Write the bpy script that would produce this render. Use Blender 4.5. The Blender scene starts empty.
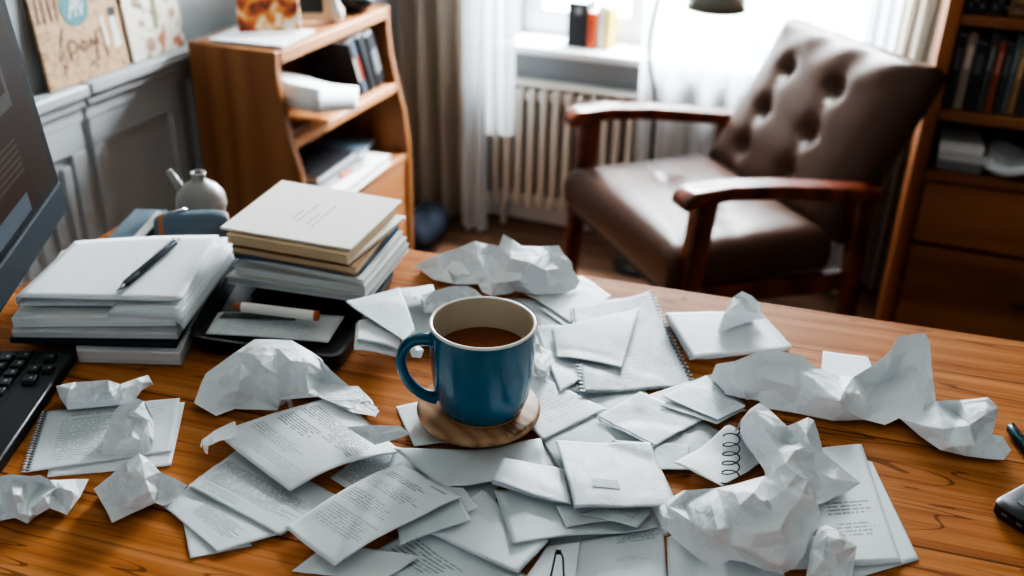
import bpy, bmesh, math, random
import numpy as np
from mathutils import Vector, Matrix, geometry

random.seed(7)
SC = bpy.context.scene
COL = SC.collection
DESK = 0.75
H_EYE = 1.31

# ------------------------------------------------------------------ camera
FPX = 995.0
_p, _y, _r = [math.radians(a) for a in (27.5, 20.0, -1.6)]
FWD = Vector((-math.sin(_y) * math.cos(_p), math.cos(_y) * math.cos(_p), -math.sin(_p)))
_ri = Vector((math.cos(_y), math.sin(_y), 0))
_up = _ri.cross(FWD)
RGT = math.cos(_r) * _ri - math.sin(_r) * _up
UPV = math.sin(_r) * _ri + math.cos(_r) * _up
EYE = Vector((0, 0, H_EYE))
cam_d = bpy.data.cameras.new('camera')
cam = bpy.data.objects.new('camera', cam_d)
COL.objects.link(cam)
m = Matrix((RGT, UPV, -FWD)).transposed().to_4x4()
m.translation = EYE
cam.matrix_world = m
cam_d.sensor_width = 36
cam_d.lens = FPX / 1024 * 36
cam_d.dof.use_dof = True
cam_d.dof.focus_distance = 0.88
cam_d.dof.aperture_fstop = 4.2
cam_d.clip_start = 0.02
SC.camera = cam


def ray(x, y):
    return FWD + RGT * ((x - 512) / FPX) - UPV * ((y - 288) / FPX)


def onz(x, y, z):
    d = ray(x, y)
    return EYE + d * ((z - EYE.z) / d.z)


def ony(x, y, Y):
    d = ray(x, y)
    return EYE + d * (Y / d.y)


def onx(x, y, X):
    d = ray(x, y)
    return EYE + d * (X / d.x)


# ------------------------------------------------------------------ materials
class NT:
    def __init__(s, name):
        s.m = bpy.data.materials.new(name)
        s.m.use_nodes = True
        s.t = s.m.node_tree
        s.t.nodes.clear()
        s.out = s.n('ShaderNodeOutputMaterial')
        s.p = s.n('ShaderNodeBsdfPrincipled')
        s.l(s.p.outputs[0], s.out.inputs[0])

    def n(s, t, **k):
        x = s.t.nodes.new(t)
        for a, b in k.items():
            setattr(x, a, b)
        return x

    def l(s, a, b):
        s.t.links.new(a, b)

    def val(s, sock, v):
        if hasattr(v, 'is_linked'):
            s.l(v, sock)
        else:
            sock.default_value = v

    def math(s, op, a, b=0.0, clamp=False):
        x = s.n('ShaderNodeMath', operation=op, use_clamp=clamp)
        s.val(x.inputs[0], a)
        s.val(x.inputs[1], b)
        return x.outputs[0]

    def mix(s, f, a, b):
        x = s.n('ShaderNodeMix', data_type='RGBA')
        s.val(x.inputs['Factor'], f)
        for i, v in ((6, a), (7, b)):
            if hasattr(v, 'is_linked'):
                s.l(v, x.inputs[i])
            else:
                x.inputs[i].default_value = (*v[:3], 1)
        return x.outputs[2]

    def noise(s, vec, scale, detail=3, rough=.5, dist=0):
        x = s.n('ShaderNodeTexNoise')
        if vec is not None:
            s.l(vec, x.inputs['Vector'])
        x.inputs['Scale'].default_value = scale
        x.inputs['Detail'].default_value = detail
        x.inputs['Roughness'].default_value = rough
        x.inputs['Distortion'].default_value = dist
        return x.outputs[0]

    def coord(s, which='Object', scale=(1, 1, 1), rot=(0, 0, 0), loc=(0, 0, 0)):
        c = s.n('ShaderNodeTexCoord')
        mp = s.n('ShaderNodeMapping')
        mp.inputs['Scale'].default_value = scale
        mp.inputs['Rotation'].default_value = rot
        mp.inputs['Location'].default_value = loc
        s.l(c.outputs[which], mp.inputs[0])
        return mp.outputs[0]

    def ramp(s, f, stops):
        r = s.n('ShaderNodeValToRGB')
        el = r.color_ramp.elements
        while len(el) < len(stops):
            el.new(.5)
        for e, (p, c) in zip(el, stops):
            e.position = p
            e.color = (*c, 1)
        s.l(f, r.inputs[0])
        return r.outputs[0]

    def bump(s, h, strength=.2, dist=.002):
        b = s.n('ShaderNodeBump')
        b.inputs['Strength'].default_value = strength
        b.inputs['Distance'].default_value = dist
        s.l(h, b.inputs['Height'])
        s.l(b.outputs[0], s.p.inputs['Normal'])


def srgb(r, g, b):
    f = lambda c: (c / 255 / 12.92) if c <= 10 else ((c / 255 + .055) / 1.055) ** 2.4
    return (f(r), f(g), f(b))


def plain(name, col, rough=.5, metal=0, noise_amt=.08, scale=30, coat=0, spec=.5, bump=0):
    t = NT(name)
    f = t.noise(t.coord(), scale, 3)
    a = tuple(c * (1 - noise_amt) for c in col)
    b = tuple(min(1, c * (1 + noise_amt)) for c in col)
    t.l(t.mix(f, a, b), t.p.inputs['Base Color'])
    t.p.inputs['Roughness'].default_value = rough
    t.p.inputs['Metallic'].default_value = metal
    t.p.inputs['Coat Weight'].default_value = coat
    t.p.inputs['Specular IOR Level'].default_value = spec
    if bump:
        t.bump(f, bump, .002)
    return t.m


def wood(name, dark, mid, light, axis='X', rot=0, fine=1.0, rough=.4, coat=0.0, plank=0, spec=.5, stops=(.28, .78), wave=.3, lines=0):
    t = NT(name)
    sc = {'X': (1.4, 16, 16), 'Y': (16, 1.4, 16), 'Z': (16, 16, 1.4)}[axis]
    v = t.coord('Object', tuple(s * fine for s in sc), (0, 0, 0))
    if rot:
        v = t.coord('Object', (1, 1, 1), (0, 0, rot))
        mp = t.n('ShaderNodeMapping')
        mp.inputs['Scale'].default_value = tuple(s * fine for s in sc)
        t.l(v, mp.inputs[0])
        v = mp.outputs[0]
    big = t.noise(v, 1.0, 4, .55, .9)
    w = t.n('ShaderNodeTexWave', wave_type='BANDS', bands_direction={'X': 'Y', 'Y': 'X', 'Z': 'X'}[axis])
    t.l(v, w.inputs['Vector'])
    w.inputs['Scale'].default_value = .35
    w.inputs['Distortion'].default_value = 9
    w.inputs['Detail'].default_value = 3
    w.inputs['Detail Scale'].default_value = .8
    grain = t.noise(v, 6, 3, .6)
    f = t.math('ADD', t.math('MULTIPLY', big, .55), t.math('MULTIPLY', w.outputs[0], wave))
    f = t.math('ADD', f, (.3 - wave) * .5)
    f = t.math('ADD', f, t.math('MULTIPLY', grain, .22))
    c = t.ramp(f, [(stops[0], dark), (.5, mid), (stops[1], light)])
    if lines:
        m2 = t.n('ShaderNodeMapping')
        m2.inputs['Scale'].default_value = (1.0, 5.5, 1)
        t.l(v, m2.inputs[0])
        g2 = t.noise(m2.outputs[0], .9, 3, .6, .35)
        fine_l = t.math('MULTIPLY', t.math('SUBTRACT', g2, .52), 5.0, True)
        c = t.mix(t.math('MULTIPLY', fine_l, lines), c, tuple(x * .45 for x in dark))
        pale = t.math('MULTIPLY', t.math('SUBTRACT', .46, g2), 5.0, True)
        c = t.mix(t.math('MULTIPLY', pale, lines * .45), c, tuple(min(1, x * 1.35) for x in light))
        n3 = t.noise(v, .55, 2, .5, 1.2)
        crack = t.math('LESS_THAN', t.math('ABSOLUTE', t.math('SUBTRACT', n3, .5)), .006)
        c = t.mix(t.math('MULTIPLY', crack, .6), c, tuple(x * .3 for x in dark))
    if plank:
        s = t.n('ShaderNodeSeparateXYZ')
        o = t.coord('Object', (1, 1, 1), (0, 0, rot))
        t.l(o, s.inputs[0])
        k = t.math('FRACT', t.math('MULTIPLY', s.outputs[1], 1 / plank))
        seam = t.math('LESS_THAN', k, .018)
        idx = t.math('FLOOR', t.math('MULTIPLY', s.outputs[1], 1 / plank))
        wn = t.n('ShaderNodeTexWhiteNoise', noise_dimensions='1D')
        t.l(idx, wn.inputs['W'])
        c = t.mix(t.math('MULTIPLY', wn.outputs[0], .3), c, dark)
        c = t.mix(t.math('MULTIPLY', seam, .75), c, tuple(x * .35 for x in dark))
    t.l(c, t.p.inputs['Base Color'])
    rr = t.math('ADD', t.math('MULTIPLY', grain, .2), rough - .1)
    t.l(rr, t.p.inputs['Roughness'])
    t.p.inputs['Coat Weight'].default_value = coat
    t.p.inputs['Coat Roughness'].default_value = .25
    t.p.inputs['Specular IOR Level'].default_value = spec
    t.bump(f, .12, .001)
    return t.m


_paper_cache = {}


def paper(tone=(.80, .83, .85), blocks=(), rows=34, ink=(.20, .21, .23), seed=0, bump=.25, scribble=0):
    """Paper with procedural printed lines; blocks = (u0,u1,v0,v1,strength) in the sheet's own UV."""
    key = (tone, tuple(blocks), rows, ink, seed, bump, scribble)
    if key in _paper_cache:
        return _paper_cache[key]
    t = NT('paper')
    uv = t.coord('UV')
    s = t.n('ShaderNodeSeparateXYZ')
    t.l(uv, s.inputs[0])
    u, v = s.outputs[0], s.outputs[1]
    ob = t.coord('Object')
    cr = t.noise(ob, 28, 3, .55, .4)
    base = t.mix(cr, tuple(c * .93 for c in tone), tuple(min(1, c * 1.04) for c in tone))
    if blocks:
        rv = t.math('MULTIPLY', v, float(rows))
        fr = t.math('FRACT', rv)
        line = t.math('LESS_THAN', t.math('ABSOLUTE', t.math('SUBTRACT', fr, .5)), .26)
        idx = t.math('FLOOR', rv)
        cv = t.n('ShaderNodeCombineXYZ')
        t.l(t.math('MULTIPLY', u, 46.0), cv.inputs[0])
        t.l(t.math('MULTIPLY', idx, 7.31), cv.inputs[1])
        cv.inputs[2].default_value = seed * 3.7
        wn = t.noise(cv.outputs[0], 1.0, 2, .6)
        words = t.math('GREATER_THAN', wn, .43)
        fine = t.noise(uv, 260, 2)
        wr = t.n('ShaderNodeTexWhiteNoise', noise_dimensions='1D')
        t.l(t.math('ADD', idx, seed * 11.3), wr.inputs['W'])
        total = None
        for (u0, u1, v0, v1, st) in blocks:
            e = t.math('ADD', t.math('MULTIPLY', wr.outputs[0], -.25 * (u1 - u0)), u1)
            k = t.math('MULTIPLY', t.math('GREATER_THAN', u, u0), t.math('LESS_THAN', u, e))
            k = t.math('MULTIPLY', k, t.math('MULTIPLY', t.math('GREATER_THAN', v, v0), t.math('LESS_THAN', v, v1)))
            k = t.math('MULTIPLY', k, st)
            total = k if total is None else t.math('MAXIMUM', total, k)
        f = t.math('MULTIPLY', t.math('MULTIPLY', line, words), total)
        f = t.math('MULTIPLY', f, t.math('ADD', t.math('MULTIPLY', fine, .9), .45), True)
        base = t.mix(f, base, ink)
    if scribble:
        q = t.noise(uv, 3.5, 2, .6, 1.6)
        lines = t.math('LESS_THAN', t.math('ABSOLUTE', t.math('SUBTRACT', t.math('FRACT', t.math('MULTIPLY', q, 9.0)), .5)), .055)
        sm = t.noise(uv, 2.2, 2)
        base = t.mix(t.math('MULTIPLY', t.math('MULTIPLY', lines, t.math('GREATER_THAN', sm, .5)), .55 * scribble), base, ink)
        base = t.mix(t.math('MULTIPLY', t.math('MULTIPLY', sm, t.noise(uv, 9, 4, .6, 1.)), 1.5 * scribble), base, ink)
    t.l(base, t.p.inputs['Base Color'])
    t.p.inputs['Roughness'].default_value = .55
    t.p.inputs['Specular IOR Level'].default_value = .35
    hgt = t.noise(ob, 60, 4, .6, .6)
    if bump > .3:
        r1 = t.math('ABSOLUTE', t.math('SUBTRACT', t.noise(ob, 26, 3, .5, .8), .5))
        r2 = t.math('ABSOLUTE', t.math('SUBTRACT', t.noise(ob, 55, 2, .5, .5), .5))
        hgt = t.math('ADD', t.math('MULTIPLY', hgt, .25), t.math('ADD', t.math('MULTIPLY', r1, 2.6), t.math('MULTIPLY', r2, 1.0)))
        t.bump(hgt, .55, .0045)
    else:
        r1 = t.math('ABSOLUTE', t.math('SUBTRACT', t.noise(ob, 17, 3, .5, .7), .5))
        t.bump(t.math('ADD', t.math('MULTIPLY', hgt, .5), t.math('MULTIPLY', r1, 1.6 if bump > .1 else .2)), bump * 1.25, .0026)
    _paper_cache[key] = t.m
    return t.m


def pages(name, col, lines=260, axis=2):
    """stack-of-pages edge: fine stripes along z"""
    t = NT(name)
    s = t.n('ShaderNodeSeparateXYZ')
    t.l(t.coord('Object'), s.inputs[0])
    wv = t.n('ShaderNodeTexWhiteNoise', noise_dimensions='1D')
    t.l(t.math('FLOOR', t.math('MULTIPLY', s.outputs[axis], lines * 4.0)), wv.inputs['W'])
    c = t.mix(wv.outputs[0], tuple(x * .82 for x in col), tuple(min(1, x * 1.04) for x in col))
    t.l(c, t.p.inputs['Base Color'])
    t.p.inputs['Roughness'].default_value = .6
    return t.m


def fabric(name, col, alpha=1.0, trans=.3):
    t = NT(name)
    f = t.noise(t.coord('Object', (300, 300, 40)), 1, 2)
    c = t.mix(f, tuple(x * .85 for x in col), col)
    d = t.n('ShaderNodeBsdfDiffuse')
    tr = t.n('ShaderNodeBsdfTranslucent')
    t.l(c, d.inputs[0])
    t.l(c, tr.inputs[0])
    mx = t.n('ShaderNodeMixShader')
    mx.inputs[0].default_value = trans
    t.l(d.outputs[0], mx.inputs[1])
    t.l(tr.outputs[0], mx.inputs[2])
    o = mx.outputs[0]
    if alpha < 1:
        tp = t.n('ShaderNodeBsdfTransparent')
        m2 = t.n('ShaderNodeMixShader')
        m2.inputs[0].default_value = alpha
        t.l(tp.outputs[0], m2.inputs[1])
        t.l(o, m2.inputs[2])
        o = m2.outputs[0]
    t.l(o, t.out.inputs[0])
    return t.m


def glass():
    t = NT('window_glass')
    t.p.inputs['Base Color'].default_value = (1, 1, 1, 1)
    t.p.inputs['Roughness'].default_value = 0
    t.p.inputs['IOR'].default_value = 1.45
    tp = t.n('ShaderNodeBsdfTransparent')
    gl = t.n('ShaderNodeBsdfGlossy')
    gl.inputs['Roughness'].default_value = .02
    mx = t.n('ShaderNodeMixShader')
    mx.inputs[0].default_value = .06
    t.l(tp.outputs[0], mx.inputs[1])
    t.l(gl.outputs[0], mx.inputs[2])
    t.l(mx.outputs[0], t.out.inputs[0])
    return t.m


# ------------------------------------------------------------------ mesh helpers
class MB:
    def __init__(s):
        s.v, s.f, s.uv = [], [], {}

    def add(s, vs, fs):
        b = len(s.v)
        s.v += [Vector(x) for x in vs]
        s.f += [tuple(b + i for i in f) for f in fs]
        return s

    def box(s, c, size, rz=0, M=None):
        hx, hy, hz = [x / 2 for x in size]
        R = M if M is not None else Matrix.Rotation(rz, 3, 'Z')
        vs = [Vector(c) + R @ Vector((a * hx, b * hy, d * hz)) for d in (-1, 1) for b in (-1, 1) for a in (-1, 1)]
        return s.add(vs, [(0, 2, 3, 1), (4, 5, 7, 6), (0, 1, 5, 4), (2, 6, 7, 3), (0, 4, 6, 2), (1, 3, 7, 5)])

    def span(s, a, b):
        c = [(i + j) / 2 for i, j in zip(a, b)]
        return s.box(c, [abs(i - j) for i, j in zip(a, b)])

    def prism(s, bottom, top):
        """closed prism between two equal rings of points"""
        n = len(bottom)
        vs = list(bottom) + list(top)
        fs = [tuple(reversed(range(n))), tuple(range(n, 2 * n))]
        fs += [(i, (i + 1) % n, n + (i + 1) % n, n + i) for i in range(n)]
        return s.add(vs, fs)

    def tube(s, pts, r, n=10, closed_ends=True, flat=None):
        pts = [Vector(p) for p in pts]
        rs = r if isinstance(r, (list, tuple)) else [r] * len(pts)
        vs, fs = [], []
        ref = Vector((0, 0, 1))
        d0 = (pts[1] - pts[0]).normalized()
        if abs(d0.z) > .9:
            ref = Vector((1, 0, 0))
        a = d0.cross(ref).normalized()
        for i, p in enumerate(pts):
            d = (pts[min(i + 1, len(pts) - 1)] - pts[max(i - 1, 0)]).normalized()
            a = (a - d * a.dot(d)).normalized()
            b = d.cross(a)
            for k in range(n):
                t = 2 * math.pi * k / n
                q = a * math.cos(t) * rs[i]
                w = b * math.sin(t) * rs[i] * (flat or 1)
                vs.append(p + q + w)
        for i in range(len(pts) - 1):
            for k in range(n):
                fs.append((i * n + k, i * n + (k + 1) % n, (i + 1) * n + (k + 1) % n, (i + 1) * n + k))
        if closed_ends:
            fs.append(tuple(reversed(range(n))))
            fs.append(tuple(range((len(pts) - 1) * n, len(pts) * n)))
        return s.add(vs, fs)

    def lathe(s, prof, c, n=48, cap=True):
        vs, fs = [], []
        c = Vector(c)
        for (r, z) in prof:
            for k in range(n):
                t = 2 * math.pi * k / n
                vs.append(c + Vector((r * math.cos(t), r * math.sin(t), z)))
        for i in range(len(prof) - 1):
            for k in range(n):
                fs.append((i * n + k, i * n + (k + 1) % n, (i + 1) * n + (k + 1) % n, (i + 1) * n + k))
        if cap:
            fs.append(tuple(reversed(range(n))))
            fs.append(tuple(range((len(prof) - 1) * n, len(prof) * n)))
        return s.add(vs, fs)

    def grid(s, fn, nu, nv, uvs=True):
        b = len(s.v)
        for j in range(nv + 1):
            for i in range(nu + 1):
                u, v = i / nu, j / nv
                s.v.append(Vector(fn(u, v)))
                s.uv[len(s.v) - 1] = (u, v)
        for j in range(nv):
            for i in range(nu):
                a = b + j * (nu + 1) + i
                s.f.append((a, a + nu + 1, a + nu + 2, a + 1))
        return s

    def build(s, name, mat, parent=None, smooth=False, bevel=0, origin=None, solid=0, angle=None, segs=2, up=False):
        me = bpy.data.meshes.new(name)
        off = Vector((0, 0, 0))
        loc = Vector((0, 0, 0))
        if parent is not None:
            off = wloc(parent)
        else:
            xs = [v.x for v in s.v]
            ys = [v.y for v in s.v]
            zs = [v.z for v in s.v]
            off = loc = Vector(((min(xs) + max(xs)) / 2, (min(ys) + max(ys)) / 2, min(zs)))
        me.from_pydata([tuple(v - off) for v in s.v], [], s.f)
        if s.uv:
            l = me.uv_layers.new(name='UVMap')
            for p in me.polygons:
                for li in p.loop_indices:
                    l.data[li].uv = s.uv.get(me.loops[li].vertex_index, (0, 0))
        me.update()
        bm = bmesh.new()
        bm.from_mesh(me)
        bmesh.ops.recalc_face_normals(bm, faces=bm.faces)
        if up:
            bm.normal_update()
            if sum(f.normal.z * f.calc_area() for f in bm.faces) < 0:
                bmesh.ops.reverse_faces(bm, faces=bm.faces)
        bm.to_mesh(me)
        bm.free()
        if smooth:
            me.shade_smooth()
            if angle:
                me.set_sharp_from_angle(angle=math.radians(angle))
        me.materials.append(mat)
        o = bpy.data.objects.new(name, me)
        COL.objects.link(o)
        if parent is not None:
            o.parent = parent
        else:
            o.location = loc
        if bevel:
            b = o.modifiers.new('bevel', 'BEVEL')
            b.width = bevel
            b.segments = segs
            b.limit_method = 'ANGLE'
            me.shade_smooth()
            me.set_sharp_from_angle(angle=math.radians(50))
        if solid:
            q = o.modifiers.new('solid', 'SOLIDIFY')
            q.thickness = solid
            q.offset = -1
        return o


def wloc(o):
    v = Vector(o.location)
    while o.parent:
        o = o.parent
        v += Vector(o.location)
    return v


def tag(o, label, cat, group=None):
    o['label'] = label
    o['category'] = cat
    if group:
        o['group'] = group
    return o


def thing(name, label, cat, loc=(0, 0, 0), group=None):
    o = bpy.data.objects.new(name, None)
    COL.objects.link(o)
    o.location = loc
    o.empty_display_size = .02
    return tag(o, label, cat, group)


def struct(o):
    o['kind'] = 'structure'
    return o


# ------------------------------------------------------------------ shared materials
M_desk = wood('desk_wood', srgb(132, 76, 42), srgb(184, 116, 66), srgb(208, 146, 94), 'X', math.radians(-4.5), 2.4, .55, .0, .15, .06, stops=(.2, .85), wave=.14, lines=.55)
M_deskedge = wood('desk_edge_wood', srgb(90, 48, 25), srgb(140, 82, 44), srgb(170, 112, 66), 'X', 0, 1, .5)
M_case = wood('bookcase_wood', srgb(114, 72, 42), srgb(140, 92, 54), srgb(154, 106, 66), 'Z', 0, .7, .45)
M_case_shelf = wood('bookcase_shelf_wood', srgb(138, 90, 56), srgb(172, 116, 74), srgb(192, 138, 94), 'Y', 0, .7, .45)
M_rcase = wood('dark_bookcase_wood', srgb(110, 60, 30), srgb(152, 88, 46), srgb(176, 108, 60), 'Z', 0, .7, .45)
M_rshelf = wood('dark_shelf_wood', srgb(112, 64, 36), srgb(148, 90, 52), srgb(168, 108, 64), 'X', 0, .7, .45)
M_chairwood = wood('chair_wood', srgb(64, 26, 13), srgb(104, 46, 23), srgb(132, 64, 34), 'X', 0, 1, .3, .5)
M_floor = wood('floor_wood', srgb(80, 56, 42), srgb(112, 80, 60), srgb(134, 98, 74), 'X', 0, .6, .45, .1, .12)
M_coaster = wood('coaster_wood', srgb(140, 98, 66), srgb(180, 136, 98), srgb(200, 160, 122), 'X', .5, 3.5, .55, lines=.2)
M_leather = plain('brown_leather', srgb(84, 58, 45), .38, 0, .18, 60, .05, .38, .1)
M_wall = plain('wall_paint', srgb(152, 155, 156), .7, 0, .03, 6)
M_wains = plain('wainscot_paint', srgb(172, 177, 180), .45, 0, .03, 8)
M_white = plain('white_paint', srgb(226, 228, 228), .4, 0, .02, 10)
M_rad = plain('radiator_paint', srgb(206, 200, 190), .4, 0, .03, 10)
M_ceil = plain('ceiling_paint', srgb(220, 220, 218), .8, 0, .02, 5)
M_black = plain('black_plastic', srgb(28, 30, 33), .38, 0, .1, 80)
M_dark = plain('dark_grey_plastic', srgb(44, 47, 51), .45, 0, .1, 80)
M_key = plain('black_key_plastic', srgb(34, 36, 40), .3, 0, .1, 80)
M_alu = plain('grey_aluminium', srgb(48, 52, 56), .6, 0, .05, 40, 0, .05)
M_edge = pages('page_edges', srgb(228, 228, 228))
M_edge_d = pages('grey_page_edges', srgb(204, 203, 204))
M_print = plain('printed_ink', srgb(120, 116, 112), .6)
M_tan = plain('kraft_card', srgb(216, 186, 150), .6, 0, .06, 50)
M_tan_d = plain('brown_kraft_card', srgb(182, 142, 104), .6, 0, .06, 50)
M_cream = plain('cream_card', srgb(248, 243, 234), .6, 0, .02, 40)
M_blue = plain('blue_cover', srgb(40, 92, 124), .35, 0, .1, 20)
M_navy = plain('navy_cloth', srgb(28, 36, 52), .8, 0, .2, 60)
M_slate = plain('slate_blue_cloth', srgb(92, 110, 124), .7, 0, .12, 80)
M_leatherstrap = plain('tan_leather', srgb(168, 108, 70), .5, 0, .1, 60)
M_ceramic = plain('white_ceramic', srgb(158, 154, 148), .35, 0, .04, 20)
M_orange = plain('orange_cover', srgb(204, 98, 48), .5, 0, .1, 20)
M_yellow = plain('yellow_cover', srgb(214, 188, 96), .5, 0, .1, 20)
M_red = plain('red_cover', srgb(170, 60, 48), .5, 0, .1, 20)
M_offwhite = plain('off_white_cover', srgb(214, 214, 208), .5, 0, .05, 20)
M_greyc = plain('grey_cover', srgb(118, 120, 122), .5, 0, .1, 20)
M_bookblk = plain('black_cover', srgb(30, 30, 34), .45, 0, .2, 30)
M_brownbox = plain('brown_card_box', srgb(124, 84, 60), .6, 0, .1, 30)
M_paper = paper()
M_wad = paper((.84, .865, .88), bump=.35, seed=1)

# ================================================================== ROOM
WX0, WX1, WY, WZ = -1.42, 1.35, 2.85, 2.25
YB = -.9
struct(MB().span((WX0, YB, -.05), (WX1, WY + .2, 0)).build('floor', M_floor))
struct(MB().span((WX0 - .1, YB, WZ), (WX1 + .1, WY + .2, WZ + .05)).build('ceiling', M_ceil))
struct(MB().span((WX0 - .1, YB, 0), (WX0, WY + .2, WZ)).build('wall_left', M_wall))
struct(MB().span((WX1, YB, 0), (WX1 + .1, WY + .2, WZ)).build('wall_right', M_wall))
OX0, OX1, OZ0, OZ1 = -1.06, 0.02, .565, 1.85       # window opening
w = MB()
w.span((WX0, WY, 0), (OX0, WY + .2, WZ)).span((OX1, WY, 0), (WX1, WY + .2, WZ))
w.span((OX0, WY, 0), (OX1, WY + .2, OZ0)).span((OX0, WY, OZ1), (OX1, WY + .2, WZ))
struct(w.build('wall_back', M_wall))
struct(MB().span((OX0 - .05, WY - .075, OZ0 - .004), (OX1 + .05, WY + .17, OZ0 + .02)).build('window_sill', M_white, bevel=.005))
# window frame and panes
Wf = MB()
fy0, fy1 = WY + .11, WY + .165
zb = OZ0 + .02
Wf.span((OX0, fy0 - .004, zb), (OX1, fy1 + .004, zb + .075)).span((OX0, fy0 - .004, OZ1 - .06), (OX1, fy1 + .004, OZ1))
Wf.span((OX0, fy0, zb), (OX0 + .06, fy1, OZ1)).span((OX1 - .06, fy0, zb), (OX1, fy1, OZ1))
Wf.span((-.725, fy0, zb), (-.645, fy1, OZ1)).span((-.37, fy0, zb), (-.29, fy1, OZ1))
wf = struct(Wf.build('window_1', M_white, bevel=.004))
MB().span((OX0 + .05, fy0 + .025, zb + .07), (OX1 - .05, fy0 + .03, OZ1 - .05)).build('window_pane', glass(), wf)
struct(MB().span((WX0, WY - .012, 0), (WX1, WY, .075)).build('baseboard_back', M_white, bevel=.003))
struct(MB().span((WX0, YB, 0), (WX0 + .012, WY, .075)).build('baseboard_left', M_white, bevel=.003))
# wainscot on the left wall: ledge + two panel runs with flutes and frames
LZ = .768
for i, (a, b) in enumerate(((YB + .1, 1.433), (1.439, 2.8))):
    q = MB().span((WX0, a, LZ - .022), (WX0 + .045, b, LZ))
    q.span((WX0, a, LZ - .045), (WX0 + .03, b, LZ - .02))
    q.span((WX0, a, LZ - .075), (WX0 + .018, b, LZ - .045))
    struct(q.build('trim_%d' % (i + 1), M_wains, bevel=.004))
q = MB()
q.span((WX0, YB + .1, .075), (WX0 + .006, 2.8, LZ - .07))
y = -.3
for (a, b) in ((.55, .80), (.84, 1.10), (1.14, 1.425), (1.447, 1.72), (1.76, 2.1), (2.14, 2.5)):
    q.span((WX0, a, LZ - .13), (WX0 + .016, b, LZ - .072)).span((WX0, a, .076), (WX0 + .016, b, .16))
    q.span((WX0, a, .16), (WX0 + .016, a + .035, LZ - .13)).span((WX0, b - .035, .16), (WX0 + .016, b, LZ - .13))
    if b < 1.43:
        k = a + .055
        while k < b - .06:
            q.span((WX0, k, .16), (WX0 + .014, k + .022, LZ - .15))
            k += .042
struct(q.build('wainscot_left', M_wains, bevel=.003))
bpy.data.objects['wainscot_left'].name = 'trim_3'


# ---- curtains
def drape(name, label, mat, x0, x1, y, z0, z1, folds, amp, seed=0, flare=.0, thick=.0):
    rnd = random.Random(seed)
    ph = [rnd.uniform(0, 6.28) for _ in range(4)]

    def fn(u, v):
        uu = u + .03 * math.sin(u * 9 + ph[0])
        z = z1 + (z0 - z1) * v
        a = amp * (1 + .25 * math.sin(v * 3 + ph[1]))
        s = math.sin(uu * folds * 2 * math.pi + ph[2] + .5 * math.sin(v * 2.3 + ph[3]))
        s = math.copysign(abs(s) ** .8, s)
        return (x0 + (x1 - x0) * u + flare * v * (u - .5) + .006 * math.sin(v * 6 + ph[0]), y + a * s + .3 * amp * math.sin(uu * 31 + v * 2), z)
    o = MB().grid(fn, int(folds * 16), 20).build(name, mat, smooth=True)
    return tag(o, label, 'curtain')


M_drape = fabric('beige_grey_drape', srgb(206, 198, 186), 1, .42)
M_sheer = fabric('white_sheer', (.84, .89, .93), .74, .6)
M_sheer2 = fabric('white_sheer_dense', (.80, .84, .87), .9, .4)
drape('drape_curtain', 'heavy grey-beige drape hanging in folds at the left of the window, by the small bookcase', M_drape, -1.375, -1.13, 2.75, .005, 2.05, 3.5, .03, 1)
drape('sheer_curtain', 'long narrow white sheer reaching the floor beside the grey-beige left drape', M_sheer2, -1.15, -1.06, 2.683, .006, 2.05, 2.5, .014, 2)
drape('sheer_curtain', 'short white sheer panel ending above the floor over the radiator left end', M_sheer2, -1.062, -.975, 2.635, .35, 2.05, 2, .012, 3)
drape('sheer_curtain', 'wide glowing white sheer over the right half of the window behind the armchair', M_sheer, -.625, -.03, 2.735, .14, 2.05, 8, .014, 4)
drape('sheer_curtain', 'narrow greyish white sheer gathered between armchair top and right drape', M_sheer2, -.055, .02, 2.70, .006, 2.05, 2.5, .013, 5)
drape('drape_curtain', 'heavy grey-beige drape hanging at the right of the window beside the tall bookcase', M_drape, .015, .165, 2.765, .006, 2.05, 4, .022, 6)

# ---- radiator
rad = thing('radiator', 'off-white ribbed column radiator under the window sill behind the armchair', 'radiator', (-.74, 2.79, 0))
x = -1.085
while x < -.36:
    MB().span((x, 2.755, .075), (x + .021, 2.825, .462)).build('fin', M_rad, rad, bevel=.008)
    x += .0385
MB().span((-1.09, 2.775, .42), (-.35, 2.81, .452)).span((-1.09, 2.775, .085), (-.35, 2.81, .115)).build('header_pipe', M_rad, rad, bevel=.006)
MB().span((-1.09, 2.765, .466), (-.35, 2.82, .48)).build('top_grille', M_rad, rad, bevel=.004)
MB().span((-1.06, 2.78, 0), (-1.045, 2.80, .08)).build('foot', M_rad, rad)
MB().span((-.40, 2.78, 0), (-.385, 2.80, .08)).build('foot', M_rad, rad)

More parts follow.
